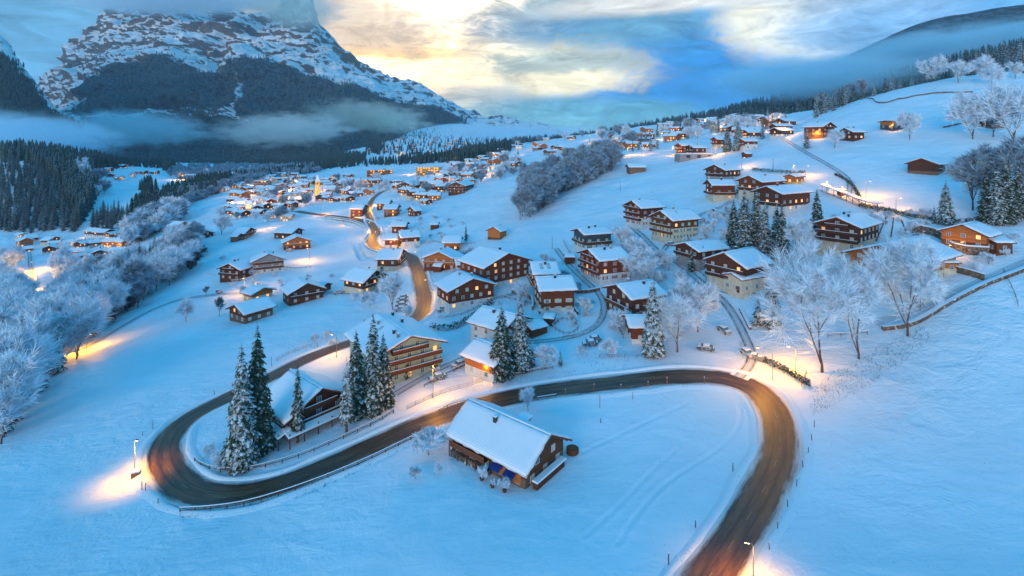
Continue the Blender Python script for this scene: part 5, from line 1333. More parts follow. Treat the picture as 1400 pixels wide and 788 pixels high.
# ================================================================== villages further off
village([(305,262),(345,248),(395,240),(428,246),(424,268),(412,285),(385,292),(372,285),(345,292),(325,302),(312,296),(318,275)], 74, 'small snow-roofed chalet packed in the western village left of the church', 'chalets of the western village', 6.6, (.78, 1.0), seed=1)
village([(345,290),(372,285),(400,290),(396,303),(378,308),(350,304)], 7, 'blue-roofed chalet at the lower edge of the western village', 'chalets below the western village', 7.5, (.6, .8), seed=2)
village([(440,248),(470,238),(510,244),(545,252),(545,266),(500,268),(470,278),(452,286),(432,276)], 30, 'snow-roofed chalet between the church and the road fork', 'chalets right of the church', 7, (.65, .9), seed=3)
village([(596,238),(640,222),(690,212),(716,216),(708,232),(676,244),(650,252),(612,262),(575,276),(556,268),(590,255)], 50, 'snow-roofed chalet on the rise east of the bright hotel', 'chalets east of the bright hotel', 7.2, (.8, 1.05), seed=4)
village([(575,262),(610,262),(596,276),(585,290),(575,300),(560,296)], 5, 'little chalet on the snow edge below the big chalet hotels', 'chalets on the snow edge', 7, (.6, .8), seed=14)
village([(500,188),(540,182),(600,186),(640,196),(640,210),(600,216),(540,212),(500,210)], 55, 'tiny hay barn dotted on the far pale slope under the mist', 'hay barns on the far slope', 26, (.8, 1.3), seed=5, name='hay_barn', cat='barn')
village([(640,196),(720,196),(724,204),(700,210),(650,214)], 16, 'small far chalet on the rise behind the village', 'chalets behind the village', 14, (.8, 1.0), seed=6)
village([(862,188),(905,174),(960,166),(1040,160),(1080,172),(1075,186),(1040,200),(1000,186),(960,184),(930,190),(890,208),(862,206)], 52, 'snow-roofed chalet in the upper hillside village', 'chalets of the upper village', 9.5, (.8, 1.05), seed=7)
village([(720,198),(760,190),(850,190),(858,203),(800,212),(730,212)], 15, 'low snowy chalet on the ridge behind the frosted wood', 'chalets on the ridge', 12, (.85, 1.1), seed=8)
village([(100,330),(140,312),(165,318),(172,345),(168,372),(135,378),(104,360)], 16, 'blue-roofed chalet in the hollow behind the left wood', 'chalets in the left hollow', 9, (.75, .95), seed=9)
village([(30,322),(72,322),(76,345),(60,360),(30,345)], 5, 'chalet beside the orange lit lane behind the left trees', 'chalets by the lit lane', 9, (.75, .95), seed=10)
village([(140,238),(175,228),(232,244),(215,252),(160,246)], 8, 'small dark farmhouse on the white hill left of the valley', 'farmhouses on the white hill', 14, (.8, 1.0), seed=11, name='farmhouse')
village([(230,232),(300,230),(400,232),(420,240),(330,246),(250,248)], 26, 'tiny far chalet on the valley floor beyond the western village', 'chalets on the valley floor', 15, (.8, 1.05), seed=12, name='farmhouse')  # chalets by label and mesh; only the object name says farmhouse

# ================================================================== road furniture
_ = [fence([(246,702),(290,700),(340,692),(400,674),(450,655),(500,634),(545,612),(578,596)], 'long wooden guard rail with snow cap below the lower road', 1.1, 2.8, 2, WD_DARK, name='guard_rail', cat='guard rail'),
 fence([(266,632),(275,640),(300,646),(340,646),(400,630),(450,610),(510,582),(538,565)], 'wooden rail fence around the inside of the left bend', 1.05, 3.0, 2, WD_DARK),
 fence([(556,560),(600,540),(640,528),(662,521)], 'metal railing above the lit snow verge by the apartment house', 1.0, 2.4, 3, METAL, snow=False, name='railing', cat='railing', pw=.06, rail_h=.05),
 fence([(378,494),(400,482),(425,474)], 'short metal railing behind the blue-roofed chalet in the bend', 1.2, 2.2, 4, METAL, name='railing', cat='railing', pw=.07, rail_h=.06),
 fence([(600,566),(616,556),(640,552)], 'low wooden guard rail behind the meadow chalet', .9, 2.6, 1, WD_GREY, name='guard_rail', cat='guard rail'),
 fence([(735,548),(760,544)], 'short guard rail beside the frosted bush by the road', .9, 2.6, 1, WD_GREY, name='guard_rail', cat='guard rail'),
 fence([(702,516),(735,508),(755,505)], 'wooden rail fence below the pair of big spruces', 1.0, 2.6, 2, WD_GREY),
 fence([(820,489),(860,490),(905,489)], 'low wire fence in front of the small red-brown cottage', 1.0, 3, 2, WD_GREY, snow=False, pw=.09, rail_h=.04),
 fence([(755,449),(775,460),(792,449),(770,438),(755,449)], 'square wooden pen of rails in the snowy garden', 1.2, 2.0, 2, WD_GREY, name='pen', cat='pen'),
 fence([(770,463),(800,458),(815,446),(822,430)], 'curved wooden rail beside the garden lane', .9, 3, 1, WD_GREY),
 fence([(1096,530),(1103,512)], 'short stair railing at the end of the lit hedge', 1.1, 1.4, 2, WD_ORG, snow=False, name='railing', cat='railing', pw=.08),
 fence([(1132,462),(1160,460),(1186,458)], 'old wooden rails between the two tall frosted trees', 1.1, 2.6, 2, WD_GREY),
 fence([(283,375),(315,385),(350,380)], 'pale picket fence around the double-gabled chalet', 1.1, 2.4, 2, FRAME, pw=.12),
 fence([(852,462),(835,425),(822,405)], 'tall board fence along the lane beside the dark chalet', 1.6, 2.0, 2, WD_GREY),
 fence([(1392,420),(1386,400),(1378,385),(1372,372)], 'wire fence running down the meadow at the right edge', 1.0, 4, 2, WD_GREY, snow=False, pw=.08, rail_h=.03)]
for i, (px, py, top) in enumerate([(209,587,574),(195,596,590),(293,542,533),(371,500,488),(434,475,468),(483,462,455)]):
    pole(px, py, top, ['lone snow pole beside the upper road, '][0] + ['nearest the lit bend lamp', 'leaning near the lamp', 'just before the tall spruces', 'left of the blue-roofed chalet', 'right of the blue-roofed chalet', 'nearest the apartment house'][i], 'snow poles along the upper road', WD_GREY, .08)
for i, (px, py, top) in enumerate([(773,540,533),(812,535,526),(849,532,526),(886,530,522),(912,526,517),(963,525,516),(820,558,540) ,(865,546,536)]):
    pole(px, py, top, 'short wooden marker post on the inner edge of the road above the meadow', 'marker posts inside the big bend', WD_ORG, .09)
for i, (px, py, top) in enumerate([(821,579,572),(1002,646,633),(951,722,711),(914,775,757)]):
    pole(px, py, top, ['dark post out in the meadow snow, highest one', 'dark post beside the inner road edge, middle of the descent', 'dark post beside the inner road edge, lower down', 'tallest dark post by the road near the bottom edge'][i], 'posts along the inner descent', WD_DARK, .09)
for i, (px, py, top) in enumerate([(1113,585,575),(1110,603,594),(1105,622,611),(1098,643,630),(1089,668,655),(1077,696,683),(1063,726,713),(1052,754,742)]):
    pole(px, py, top, 'thin dark stake on the outer snow verge of the right bend', 'stakes along the outer verge', WD_DARK, .07, lean=-.06 if i % 2 else .04)
for i, (px, py, top) in enumerate([(848,262,248),(755,341,323),(868,338,318),(1057,232,217)]):
    pole(px, py, top, ['wooden ski post below the lone weathered barn', 'wooden ski post above the four roof windows', 'lamp-less post beside the upper lane', 'post above the golden hut'][i], None, WD_GREY, .13)
p_ = pole(1316, 336, 314, 'white flagpole with a hanging red flag before the golden brown chalet', None, FRAME, .07, 'flagpole', 'flagpole')
b = MB(); b.add([(0, -.0, 4.6), (.5, -.05, 4.5), (.42, .05, 2.9), (.05, 0, 3.0), (0, .05, 4.6), (.5, 0, 4.5), (.42, .1, 2.9), (.05, .05, 3.0)], [(0, 1, 2, 3), (7, 6, 5, 4), (0, 4, 5, 1), (2, 6, 7, 3)]); b.build('flag', RED, p_)
# little roadside equipment at the lit bend
p = at(186, 652); r_ = empty('grit_box', p, .4); tag(r_, 'small grit box with a mound of snow under the bend lamp', 'grit box'); b = MB(); b.box((0, 0, .5), (1.5, 1.1, 1.3)); b.build('box', WD_ORG, r_); b = MB(); b.box((0, 0, 1.3), (1.6, 1.2, .5), bev=.25); b.build('snow_cap', RSNOW, r_)
for i, (px, py, top) in enumerate([(194,672,658),(199,674,660),(216,690,680)]): pole(px, py, top, ['left stake of a close pair on the lit snow', 'right stake of a close pair on the lit snow', 'single stake lowest on the lit snow'][i], 'stakes on the lit snow', WD_GREY, .09)

# walls, hedges
kk = RP[kw0 + 3:kw1 - 2]
wallrun(None, 'tall dark retaining wall carrying the village road above the field', 1.0, .6, CONC, 'retaining_wall', .2, depth=4.4, P=kk[::2], off=-SIDEW * 5.0, top=True)
wallrun([(1206,452),(1240,448),(1262,438),(1300,415),(1345,392),(1398,372),(1440,352)], 'long dark dry-stone wall above the right meadow', 1.0, 1.0, STONE, snow=.12)
wallrun([(1248,318),(1285,325),(1300,342),(1330,350),(1352,350)], 'curving stone wall with thick snow below the golden brown chalet', 2.6, .9, STONE, snow=.45)
wallrun([(1290,368),(1320,376),(1345,384)], 'stone wall with snowy coping below the garage annex', 1.8, .7, STONE, snow=.35)
wallrun([(975,292),(1000,300),(1010,290),(1022,278)], 'dark stone terrace wall below the brown and white chalet', 2.2, .8, STONE, snow=.3)
wallrun([(1026,452),(1018,436),(1012,424)], 'low rubble wall beside the bend of the lane', .8, .8, STONE, snow=.2)
wallrun([(1184,124.5),(1200,141),(1230,136),(1270,129),(1310,127),(1330,126)], 'dry-stone field wall crossing the high white slope', 1.0, .9, STONE, snow=.1)
wallrun([(1290,174),(1320,168),(1350,164)], 'broken low field wall beside the modern house', .9, .9, STONE, snow=.2)
wallrun([(790,432),(775,405),(762,388),(757,372)], 'dark fence wall along the garden beside the red-brown chalet', 1.2, .4, WD_DARK, 'garden_wall', .15)
hedge([(1036,492),(1060,503),(1085,516),(1104,528)], 'clipped hedge lit orange by the junction lamp', 1.5, 1.3, 70)
hedge([(592,450),(615,452),(640,440),(660,425),(672,415)], 'long snowy hedge on the bank behind the apartment house', 2.0, 2.2, 60)
hedge([(1178,283),(1210,288),(1245,297),(1300,305),(1340,303)], 'dark bushy hedge along the upper road right of the gallery', 1.4, 2.2, 46)
hedge([(1142,240),(1160,250),(1170,262),(1176,275)], 'dark hedge on the outside of the hill road bend', 1.2, 1.4, 34)
hedge([(1030,233),(1050,236),(1090,240),(1098,238)], 'snowy hedge behind the chalets by the golden hut', 1.8, 2.4, 34)
hedge([(1252,325),(1266,345),(1275,355)], 'dark slope shrubs right of the hillside steps', 2.0, 2.5, 40)

# roofed gallery beside the upper road
gp = [at(*q) for q in ((1122,262),(1138,268),(1155,275),(1172,282),(1190,288),(1205,291))]
ga = empty('gallery', gp[0]); tag(ga, 'open roofed timber gallery with posts, glowing orange along the upper road', 'gallery')
b = MB(); sn = MB(); rl = MB()
for a, c in zip(gp, gp[1:]):
    d = c - a; L0 = math.hypot(d.x, d.y); M = Matrix.Translation((a + c) / 2 - gp[0]) @ Matrix.Rotation(math.atan2(d.y, d.x), 4, 'Z') @ Matrix.Rotation(-math.atan2(d.z, L0), 4, 'Y')
    b.box((0, 0, 3.4), (L0 + .1, 2.6, .16), M=M); sn.box((0, 0, 3.66), (L0 + .12, 2.7, .34), M=M, bev=.12); rl.box((0, -1.1, 1.0), (L0, .08, .14), M=M); rl.box((0, -1.1, .5), (L0, .08, .14), M=M)
q = b.build('gallery_roof', WD_TRIM, ga); sn.build('snow_cover', RSNOW, q); rl.build('rail', WD_BRN, ga)
for i in range(len(gp) - 1):
    for t in (0, .5):
        o_ = gp[i].lerp(gp[i + 1], t) - gp[0]; b = MB(); b.box((0, 0, .6), (.16, .16, 5.4)); o = b.build('post', WD_BRN, ga); o.location = o_ + Vector((0, -1.1, 0))
# hillside steps
st = empty('hillside_steps', at(1215, 315)); tag(st, 'snowy garden rows with dark kerbs between the white chalet and the curving wall', 'steps')
for k, (a_, c_) in enumerate((((1212,297),(1198,330)), ((1222,299),(1218,325)), ((1232,301),(1240,322)))):
    A, B_ = at(*a_), at(*c_); b = MB(); b.tube([A - st.location + Vector((0, 0, .25)), B_ - st.location + Vector((0, 0, .25))], .22, 6); b.build('kerb', STONE, st)

# ================================================================== cars
car(590.5, 507, .95 - 1.57 + .1, 'silver snow-topped car parked before the apartment house', (.42, .43, .44))
car(965, 480, -.45, 'dark car with snowy roof pulled in at the lane mouth', (.05, .06, .07))
car(990, 455, 1.9, 'snow-covered car standing alone in the wide lane bend', (.25, .24, .22))
car(1022, 486, 1.75, 'pale car lit yellow by the junction lamp', (.6, .5, .3))
car(396, 342, .1, 'orange van under snow beside the grey plastered house', (.7, .25, .03), cat='van')
car(300, 401, 2.4, 'small car in the lit yard left of the long barn', (.3, .12, .08))
for i, (px, py) in enumerate(((551,409),(550,414),(549,419.5),(548,425.5))):
    car(px, py, .08, ['snow-buried car parked by the road, farthest of the row of four', 'snow-buried car parked by the road, second farthest of the row', 'snow-buried car parked by the road, second nearest of the row', 'snow-buried car parked by the road, nearest of the row'][i], (.2, .22, .25), group='row of cars beside the main road')
car(606, 425, .5, 'snow-covered car in front of the window-rowed chalet, left one', (.3, .32, .35), group='cars in front of the window-rowed chalet')
car(617, 421, .3, 'snow-covered car in front of the window-rowed chalet, right one', (.3, .32, .35), group='cars in front of the window-rowed chalet')
car(807, 472, .0, 'snow-covered car by the garden lane, front one of two', (.06, .08, .12), group='cars by the garden lane')
car(812, 467, .1, 'snow-covered car by the garden lane, rear one of two', (.12, .13, .15), group='cars by the garden lane')
for i, (px, py) in enumerate(((1031,491),(1040,494))):
    p = at(px, py); r_ = empty('waste_bin', p, -.5); tag(r_, ['snow-capped waste container at the junction, left one', 'snow-capped waste container at the junction, right one'][i], 'waste bin', 'bins at the junction')
    b = MB(); b.box((0, 0, .7), (1.3, 1.1, 1.3)); b.build('bin_body', METAL, r_); b = MB(); b.box((0, 0, 1.5), (1.4, 1.2, .4), bev=.2); b.build('snow_cap', RSNOW, r_)

for i, (px, py, yw, lb, cl) in enumerate(((598,520,.5,'dark car at the far side of the apartment forecourt',(.06,.07,.09)),(628,502,.7,'snow-dusted estate car near the white plastered house',(.3,.3,.32)),(1078,408,1.2,'snow-covered car before the low timber house with the lit gable',(.2,.2,.22)),(745,428,.2,'small car tucked under snow beside the red-brown four-square chalet',(.3,.08,.05)),(668,402,.9,'snow-covered car on the lane below the largest chalet',(.1,.14,.2)),(917,336,-.6,'car under snow on the upper lane by the tall chalet pair',(.25,.25,.27)),(1010,262,.3,'car beside the chalet with warm lit balconies',(.1,.1,.12)),(463,402,.2,'snow-covered van on the track right of the dark brown chalet',(.3,.3,.3)))):
    car(px, py, yw, lb, cl)
for pts_, lb in (((((690,408),(715,414),(735,418)),'short garden fence below the largest chalet')),(((600,436),(630,432),(655,420)),'garden fence before the window-rowed chalet'),(((870,300),(890,310),(915,318)),'garden fence below the tall chalet pair'),(((930,352),(955,372),(975,392)),'rail fence on the outside of the upper lane'),(((1060,395),(1090,398),(1120,392)),'garden fence before the low timber house'),(((375,362),(400,366),(425,362)),'wire fence right of the grey plastered house'),(((590,330),(620,336),(650,334)),'field fence behind the orange chalet'),(((640,500),(610,514),(580,530)),'rail beside the apartment driveway'),(((1120,340),(1150,350),(1180,352)),'rail fence below the white and dark chalet'),(((770,330),(780,350),(790,372)),'rail fence left of the red-brown side balconies')):
    fence(list(pts_), lb, 1.0, 2.6, 2, WD_GREY)
for pts_, lb, hh in (((((700,402),(725,408),(728,425)),'stone terrace wall left of the red-brown four-square chalet',1.4)),(((880,405),(905,408),(930,400)),'dark terrace wall behind the golden-trunked tree',1.3),(((1120,332),(1140,342),(1165,344)),'plinth wall under the white and dark timber chalet',1.8),(((905,305),(925,312),(950,306)),'terrace wall below the green-shuttered chalet',1.6),(((1040,278),(1065,276),(1095,274)),'terrace wall below the long brown chalet',1.8),(((770,392),(792,402),(820,398)),'low garden wall beneath the side balconies',1.2)):
    wallrun(list(pts_), lb, hh, .5, STONE, snow=.25)
# ================================================================== lamps
G2 = 'street lamps of the village'
lamp(184, 650, 7.4, 'tall street lamp at the outside of the left bend', 17000, (1, -.3), spot=128, arm=.6)
lamp(1030, 803, 6.0, 'street lamp beside the road at the bottom edge', 12000, (-.9, .3), spot=150, arm=.8)
lamp(592, 545, 8.5, 'tall yellow-lit street lamp on the verge by the apartment house', 8500, (.3, -1))
lamp(1056, 520, 7.5, 'street lamp with a long arm above the lit hedge at the junction', 8500, (-.7, .3), arm=3.2)
lamp(1088, 508, 6, 'street lamp on the bright bank between hedge and frosted trees', 8000, (-.7, .3))
lamp(460, 490, 7.0, 'street lamp on the lit snow behind the spruce group', 6500, (-1, .3))
lamp(663, 519, 4.0, 'short orange lamp at the gate beside the golden timber chalet', 1500, (.3, -1), arm=.5)
lamp(576, 366, 8.0, 'curved street lamp where the road leaves the broad-roofed house', 5000, (-1, -.2), arm=3)
lamp(587, 408, 7.5, 'street lamp beside the main road, left of the window-rowed chalet', 6500, (-1, 0))
lamp(516, 372, 6, 'orange lamp between the two steep white roofs', 5000, (0, -1), arm=.6)
lamp(512, 395, 4, 'low porch lamp under the dark steep-roofed house', 2500, (0, -1), arm=.6)
lamp(423, 352, 7.5, 'glowing street lamp on the open snow right of the grey house', 11000, (-.4, -1))
lamp(335, 398, 6.5, 'lamp lighting the yard behind the long barn', 9000, (0, -1))
lamp(352, 402, 5, 'second lamp in the yard behind the long barn', 5000, (0, -1))
lamp(365, 314, 7, 'lamp on the lane left of the brightly lit chalet', 9000, (-1, 0))
lamp(50, 400, 8, 'street lamp on the orange lane between the left trees', 60000, (-1, 0))
lamp(46, 372, 8, 'farther street lamp on the orange lane behind the left trees', 50000, (-1, 0))
lamp(118, 478, 6, 'lamp at the wood edge glowing through the trunks', 10000, (1, 0))
lamp(98, 482, 6, 'lamp deeper in the wood glowing through the trunks', 10000, (1, 0))
lamp(517, 332, 7, 'street lamp at the road fork', 9000, (-1, 0)); lamp(508, 318, 7, 'street lamp just above the fork', 9000, (-1, 0))
lamp(478, 300, 7, 'street lamp on the village road above the wall', 12000, (0, -1)); lamp(443, 293, 7, 'street lamp at the far end of the walled road', 12000, (0, -1))
lamp(503, 283, 7, 'street lamp on the side road to the village', 12000, (1, 0))
lamp(540, 343, 6, 'street lamp behind the broad white roof slope', 6000, (0, -1))
lamp(1178, 281, 5, 'lamp inside the right end of the gallery', 3200, (0, -1), arm=.8); lamp(1150, 271, 5, 'lamp inside the middle of the gallery', 3200, (0, -1), arm=.8); lamp(1130, 263, 5, 'lamp inside the left end of the gallery', 2600, (0, -1), arm=.8)
lamp(1184, 272, 7.5, 'tall lamp beside the hill road bend above the gallery', 6500, (1, -.3)); lamp(1225, 292, 6, 'lamp on the upper road right of the gallery', 3500, (1, -.3))
lamp(1085, 243, 6, 'lamp flooding the small golden hut', 5000, (0, -1), arm=.8)
lamp(1101, 244, 6, 'lamp on the snow right of the golden hut', 3500, (1, 0))
lamp(1014, 231, 7, 'lamp on the hill road behind the dark wide-eaved chalet', 5000, (1, 0))
lamp(978, 213, 7, 'lamp at the right end of the concrete terrace', 9000, (0, -1)); lamp(951, 209, 6, 'lamp before the lit hotel wing', 6000, (0, -1))
lamp(931, 203, 6, 'lamp left of the hotel above the terrace', 5000, (0, -1))
lamp(858, 213, 7, 'lamp on the snowy lane at the ridge trees', 9000, (0, -1)); lamp(877, 212, 7, 'lamp right on the ridge lane', 9000, (1, 0)); lamp(920, 212, 7, 'lamp among the trees left of the terrace', 7000, (0, -1))
lamp(1115, 190, 5, 'lamp under the red-brown hillside chalet', 5000, (0, -1)); lamp(1219, 181, 4, 'lamp in the open ground floor of the modern house', 1500, (0, -1), arm=.5)
lamp(1296, 352, 4, 'lamp behind the garage annex', 1500, (1, 0), arm=.6)
lamp(127, 322, 6, 'lamp in the left hollow', 14000, (0, -1), G2); lamp(162, 343, 6, 'lamp at the right side of the left hollow', 7000, (0, -1), G2); lamp(247, 316, 5, 'lamp below the orange lit pair at the wood edge', 7000, (0, -1))
rv = random.Random(4)
def glow(pts, e, lab):
    for (px, py) in pts: lamp(px, py, 7, lab, e * rv.uniform(.7, 1.2), (0, -1), G2, col=(1, rv.uniform(.36, .5), .10), thin=1.6)
glow([(322,292),(332,286),(343,281),(355,277),(366,272),(345,268),(330,272),(388,258),(402,268),(415,278),(372,262),(352,256),(380,284),(395,279)], 16000, 'small street lamp in the western village')
glow([(318,284),(336,262),(362,282),(383,270),(398,264),(410,252),(326,268),(350,288)], 20000, 'small street lamp in the western village')
glow([(560,238),(585,255),(620,222),(655,244),(676,216),(706,214)], 20000, 'small street lamp east of the bright hotel')
glow([(450,262),(470,258),(490,255),(505,262),(470,272),(455,250)], 18000, 'small street lamp between church and fork')
glow([(600,247),(615,240),(632,232),(650,226),(598,262),(578,268),(668,238),(690,222),(640,258),(560,258),(605,254)], 17000, 'small street lamp east of the bright hotel')
glow([(890,200),(905,190),(925,183),(945,178),(965,172),(990,176),(1010,170),(1035,172),(1050,180),(1062,176),(1072,188),(985,183),(870,196)], 15000, 'small street lamp in the upper village')
glow([(290,246),(245,247),(340,243),(395,238),(545,212),(620,206),(730,204),(806,192)], 30000, 'distant street lamp on the valley floor')
glow([(424,268),(437,270),(446,268)], 26000, 'lamp at the foot of the floodlit church')
# ================================================================== trees one can tell apart
tree('spruce', 330, 640, 468, 'big snowy spruce with full skirts, left of the three in the bend', wf=.95, var=0)
tree('spruce', 352, 622, 441, 'tallest spruce in the left bend, just behind the full-skirted one', wf=.82, var=1)
tree('narrow', 407, 606, 496, 'slim spruce in front of the blue-roofed chalet in the bend', wf=1.0, var=0)
tree('spruce', 487, 572, 450, 'left spruce of the dense group beside the apartment house', wf=.9, var=2)
tree('spruce', 510, 566, 427, 'highest spruce of the dense group beside the apartment house', wf=.9, var=0)
tree('spruce', 524, 558, 455, 'right spruce of the dense group beside the apartment house', wf=1.0, var=1)
tree('narrow', 474, 592, 488, 'thin leaning spruce at the left front of the dense group', wf=1.1, var=1)
tree('mid', 498, 450, 435, 'small spruce top behind the group, left of the apartment roof', wf=1.2)
tree('mid', 541, 522, 493, 'little snowy fir in the apartment garden, left one', 'little firs in the apartment garden'); tree('mid', 556, 519, 482, 'little snowy fir in the apartment garden, right one', 'little firs in the apartment garden')
tree('spruce', 686, 517, 415, 'left of the two big dark spruces above the road', wf=1.15, var=2)
tree('spruce', 711, 507, 402, 'right and taller of the two big dark spruces above the road', wf=1.05, var=0)
tree('mid', 766, 500, 476, 'small spruce right of the two big dark ones'); tree('mid', 728, 502, 462, 'small spruce tucked behind the two big dark ones')
tree('leafm', 745, 505, 468, 'frosted bush right of the two big spruces', wf=1.1, cat='bush', name='shrub')
tree('spruce', 893, 486, 376, 'tall lone spruce beside the frosted trees near the junction', wf=.95, var=1)
tree('spruce', 1055, 448, 366, 'snowy pine beside the lane bend, before the low timber house', wf=1.1, var=0)
tree('mid', 1036, 446, 405, 'smaller pine left of the snowy pine by the lane bend', wf=1.4)
for i, (x, y, t, l) in enumerate(((1003,338,272,'leftmost'),(1018,346,256,'second'),(1034,342,258,'third'),(1046,346,272,'fourth'),(1062,352,278,'fifth'))):
    tree('spruce', x, y, t, f'snowy spruce in the clump behind the dark lit-gabled chalet, {l} from the left', 'spruce clump on the slope', wf=1.0)
tree('spruce', 1069, 366, 277, 'tall dense spruce right of the clump', wf=1.0); tree('leafm', 1093, 364, 288, 'frosted larch between two tall spruces', wf=.7)
tree('spruce', 1117, 330, 256, 'spruce left of the white and dark timber chalet', wf=.9); tree('mid', 1092, 275, 252, 'small spruce beside the long brown chalet')
tree('spruce', 1293, 308, 246, 'perfectly shaped lone spruce above the curving wall', wf=1.1, var=1)
tree('mid', 1277, 306, 280, 'small spruce left of the perfectly shaped one'); 
tree('mid', 945, 372, 335, 'small fir by the lane, left of two', 'two firs by the lane'); tree('mid', 961, 368, 332, 'small fir by the lane, right of two', 'two firs by the lane'); tree('mid', 981, 388, 350, 'fir in front of the dark lit-gabled chalet')
for i, (x, y, t, l) in enumerate(((1348,305,232,'leftmost'),(1362,308,222,'second'),(1376,306,214,'third'),(1392,300,222,'rightmost'))):
    tree('spruce', x, y, t, f'dark spruce in the right edge group, {l}', 'spruces at the right edge')
for i, (x, y, t, l) in enumerate(((1330,288,198,'leftmost'),(1352,285,190,'middle'),(1398,290,178,'rightmost'))): tree('bare', x, y, t, f'tall bare frosted tree behind the right edge spruces, {l}', 'bare trees at the right edge', wf=1.2)
tree('mid', 637, 330, 306, 'single small spruce beside the low orange house'); tree('mid', 522, 398, 352, 'spruce standing before the dark steep-roofed house')
tree('mid', 1103, 203, 175, 'round dark conifer before the red-brown hillside chalet', wf=1.5); tree('leafm', 1141, 203, 173, 'frosted bush tree right of the red-brown hillside chalet', wf=1.2)
tree('spruce', 994, 208, 172, 'left of the pair of dark spruces in the upper village', wf=1.2); tree('spruce', 1009, 207, 165, 'right of the pair of dark spruces in the upper village', wf=1.2)
tree('mid', 940, 190, 168, 'dark conifer among the upper village roofs, left'); tree('mid', 850, 205, 186, 'conifer at the ridge lane, left of two', 'conifers at the ridge lane'); tree('mid', 865, 207, 190, 'conifer at the ridge lane, right of two', 'conifers at the ridge lane')
tree('mid', 572, 322, 309, 'tiny conifer above the half-timbered chalet'); tree('mid', 519, 322, 309, 'tiny conifer inside the road fork'); tree('mid', 395, 253, 228, 'dark conifer among the western roofs'); tree('mid', 472, 262, 250, 'slim conifer right of the church')
# broad frosted trees
tree('leaf', 1124, 510, 322, 'wide frosted tree above the junction hedge, leftmost of the big three', wf=.88, var=0)
tree('leaf', 1174, 492, 342, 'tall frosted tree, middle of the big three', wf=.78, var=1)
tree('leaf', 1241, 460, 314, 'bare snow-branched tree before the big orange-gabled chalet', wf=.9, var=2)
tree('leafm', 1258, 425, 352, 'small frosted tree right of the big three', wf=.8)
tree('leaf', 926, 482, 392, 'round frosted tree with golden lit trunk by the junction', wf=1.05, var=1)
tree('leafm', 954, 455, 372, 'frosted tree behind the golden-trunked one', wf=.9); tree('leafm', 905, 462, 410, 'frosted bush tree beside the lone spruce', wf=1.1)
for i, (x, y, t, l) in enumerate(((851,345,305,'highest'),(866,362,320,'second'),(878,378,332,'third'),(888,392,345,'fourth'),(862,385,345,'lowest'))): tree('leafm', x, y, t, f'frosted garden tree in the row beside the upper lane, {l}', 'garden trees beside the upper lane')
tree('shrub', 845, 449, 416, 'snow-laden bush over the dark garage', wf=1.0, cat='bush'); tree('shrub', 795, 484, 468, 'small frosted bush at the road fence', wf=1.0, cat='bush'); tree('shrub', 833, 488, 462, 'thin frosted bush left of the small cottage', wf=.9, cat='bush')
tree('leafm', 722, 562, 526, 'round frosted bush tree behind the meadow chalet roof', wf=1.0, cat='bush', name='shrub'); tree('shrub', 586, 622, 578, 'big round frosted bush left of the meadow chalet', wf=1.15, cat='bush')
tree('shrub', 568, 656, 633, 'small twiggy bush in the meadow, left of the chalet', wf=.8, cat='bush'); tree('shrub', 599, 650, 634, 'little shrub with dark leaves nearest the meadow chalet', wf=.7, cat='bush')
tree('leafm', 537, 425, 366, 'big round frosted tree before the broad white roof', wf=1.05, var=1); tree('shrub', 506, 418, 396, 'round frosted bush below the dark steep-roofed house', cat='bush'); tree('shrub', 484, 412, 398, 'small round bush left of the dark steep-roofed house', cat='bush')
tree('leafm', 556, 437, 414, 'frosted tree at the end of the parked cars', wf=.8)
tree('leafm', 254, 441, 404, 'lone frosted conifer-like tree on the left meadow', wf=.75); tree('dark', 300, 434, 405, 'bare dark fruit tree before the long barn, right one', wf=1.0); tree('dark', 282, 405, 391, 'bare dark fruit tree left of the lit yard', wf=1.2)
tree('leafm', 303, 322, 290, 'tall lone frosted tree above the wide blue-roofed house', wf=.85); tree('leafm', 301, 300, 280, 'second frosted tree behind the tall lone one', wf=.7)
tree('leafm', 1244, 191, 147, 'round frosted tree beside the modern orange house', wf=.75); tree('leafm', 1330, 190, 116, 'wide frosted tree on the right slope, left of two', wf=.8); tree('leafm', 1386, 196, 104, 'wide frosted tree on the right slope, right of two', wf=.9); tree('bare', 1358, 188, 128, 'thin frosted tree between the two wide ones')
for i, (x, y, t, l) in enumerate(((1273,114,74,'largest, far left'),(1310,114,80,'second from the left'),(1343,107,72,'third'),(1356,118,82,'fourth'),(1388,108,80,'rightmost'))): tree('leafm', x, y, t, f'tree on the crest of the high slope, {l}', 'crest trees', wf=.9)
for x, y, t in ((1230,122,104),(1247,118,98),(1398,100,60),(1385,96,56),(1372,98,52),(1335,100,62),(1326,102,66),(1395,98,50),(1362,98,58),(1350,98,62),(1378,98,62)): tree('mid', x, y, t, 'dark misty conifer on the crest behind the high slope', 'misty crest conifers', wf=1.2)
tree('leafm', 527, 258, 242, 'frosted tree behind the road fork houses'); tree('leafm', 574, 250, 238, 'frosted tree between the hotels')
tree('leafm', 745, 361, 344, 'tiny snowy tree above the four roof windows', wf=1.0); tree('leafm', 325, 380, 365, 'snowy bush before the double-gabled chalet', cat='bush', name='shrub'); tree('leafm', 346, 378, 365, 'snowy bush right of the double-gabled chalet', cat='bush', name='shrub')
tree('leafm', 331, 408, 388, 'frosted bush in the lit yard', cat='bush', name='shrub'); tree('leafm', 1176, 330, 315, 'frosted bush below the white and dark chalet', cat='bush', name='shrub')
for x, y, t, l in ((1262,300,282,'left'),(1252,318,300,'upper'),(1243,296,284,'small'),(1330,374,356,'middle'),(1352,362,344,'right'),(1375,350,338,'far right')): tree('shrub', x, y, t, f'snow-laden bush around the golden brown chalet, {l} one', 'bushes round the golden brown chalet', cat='bush')
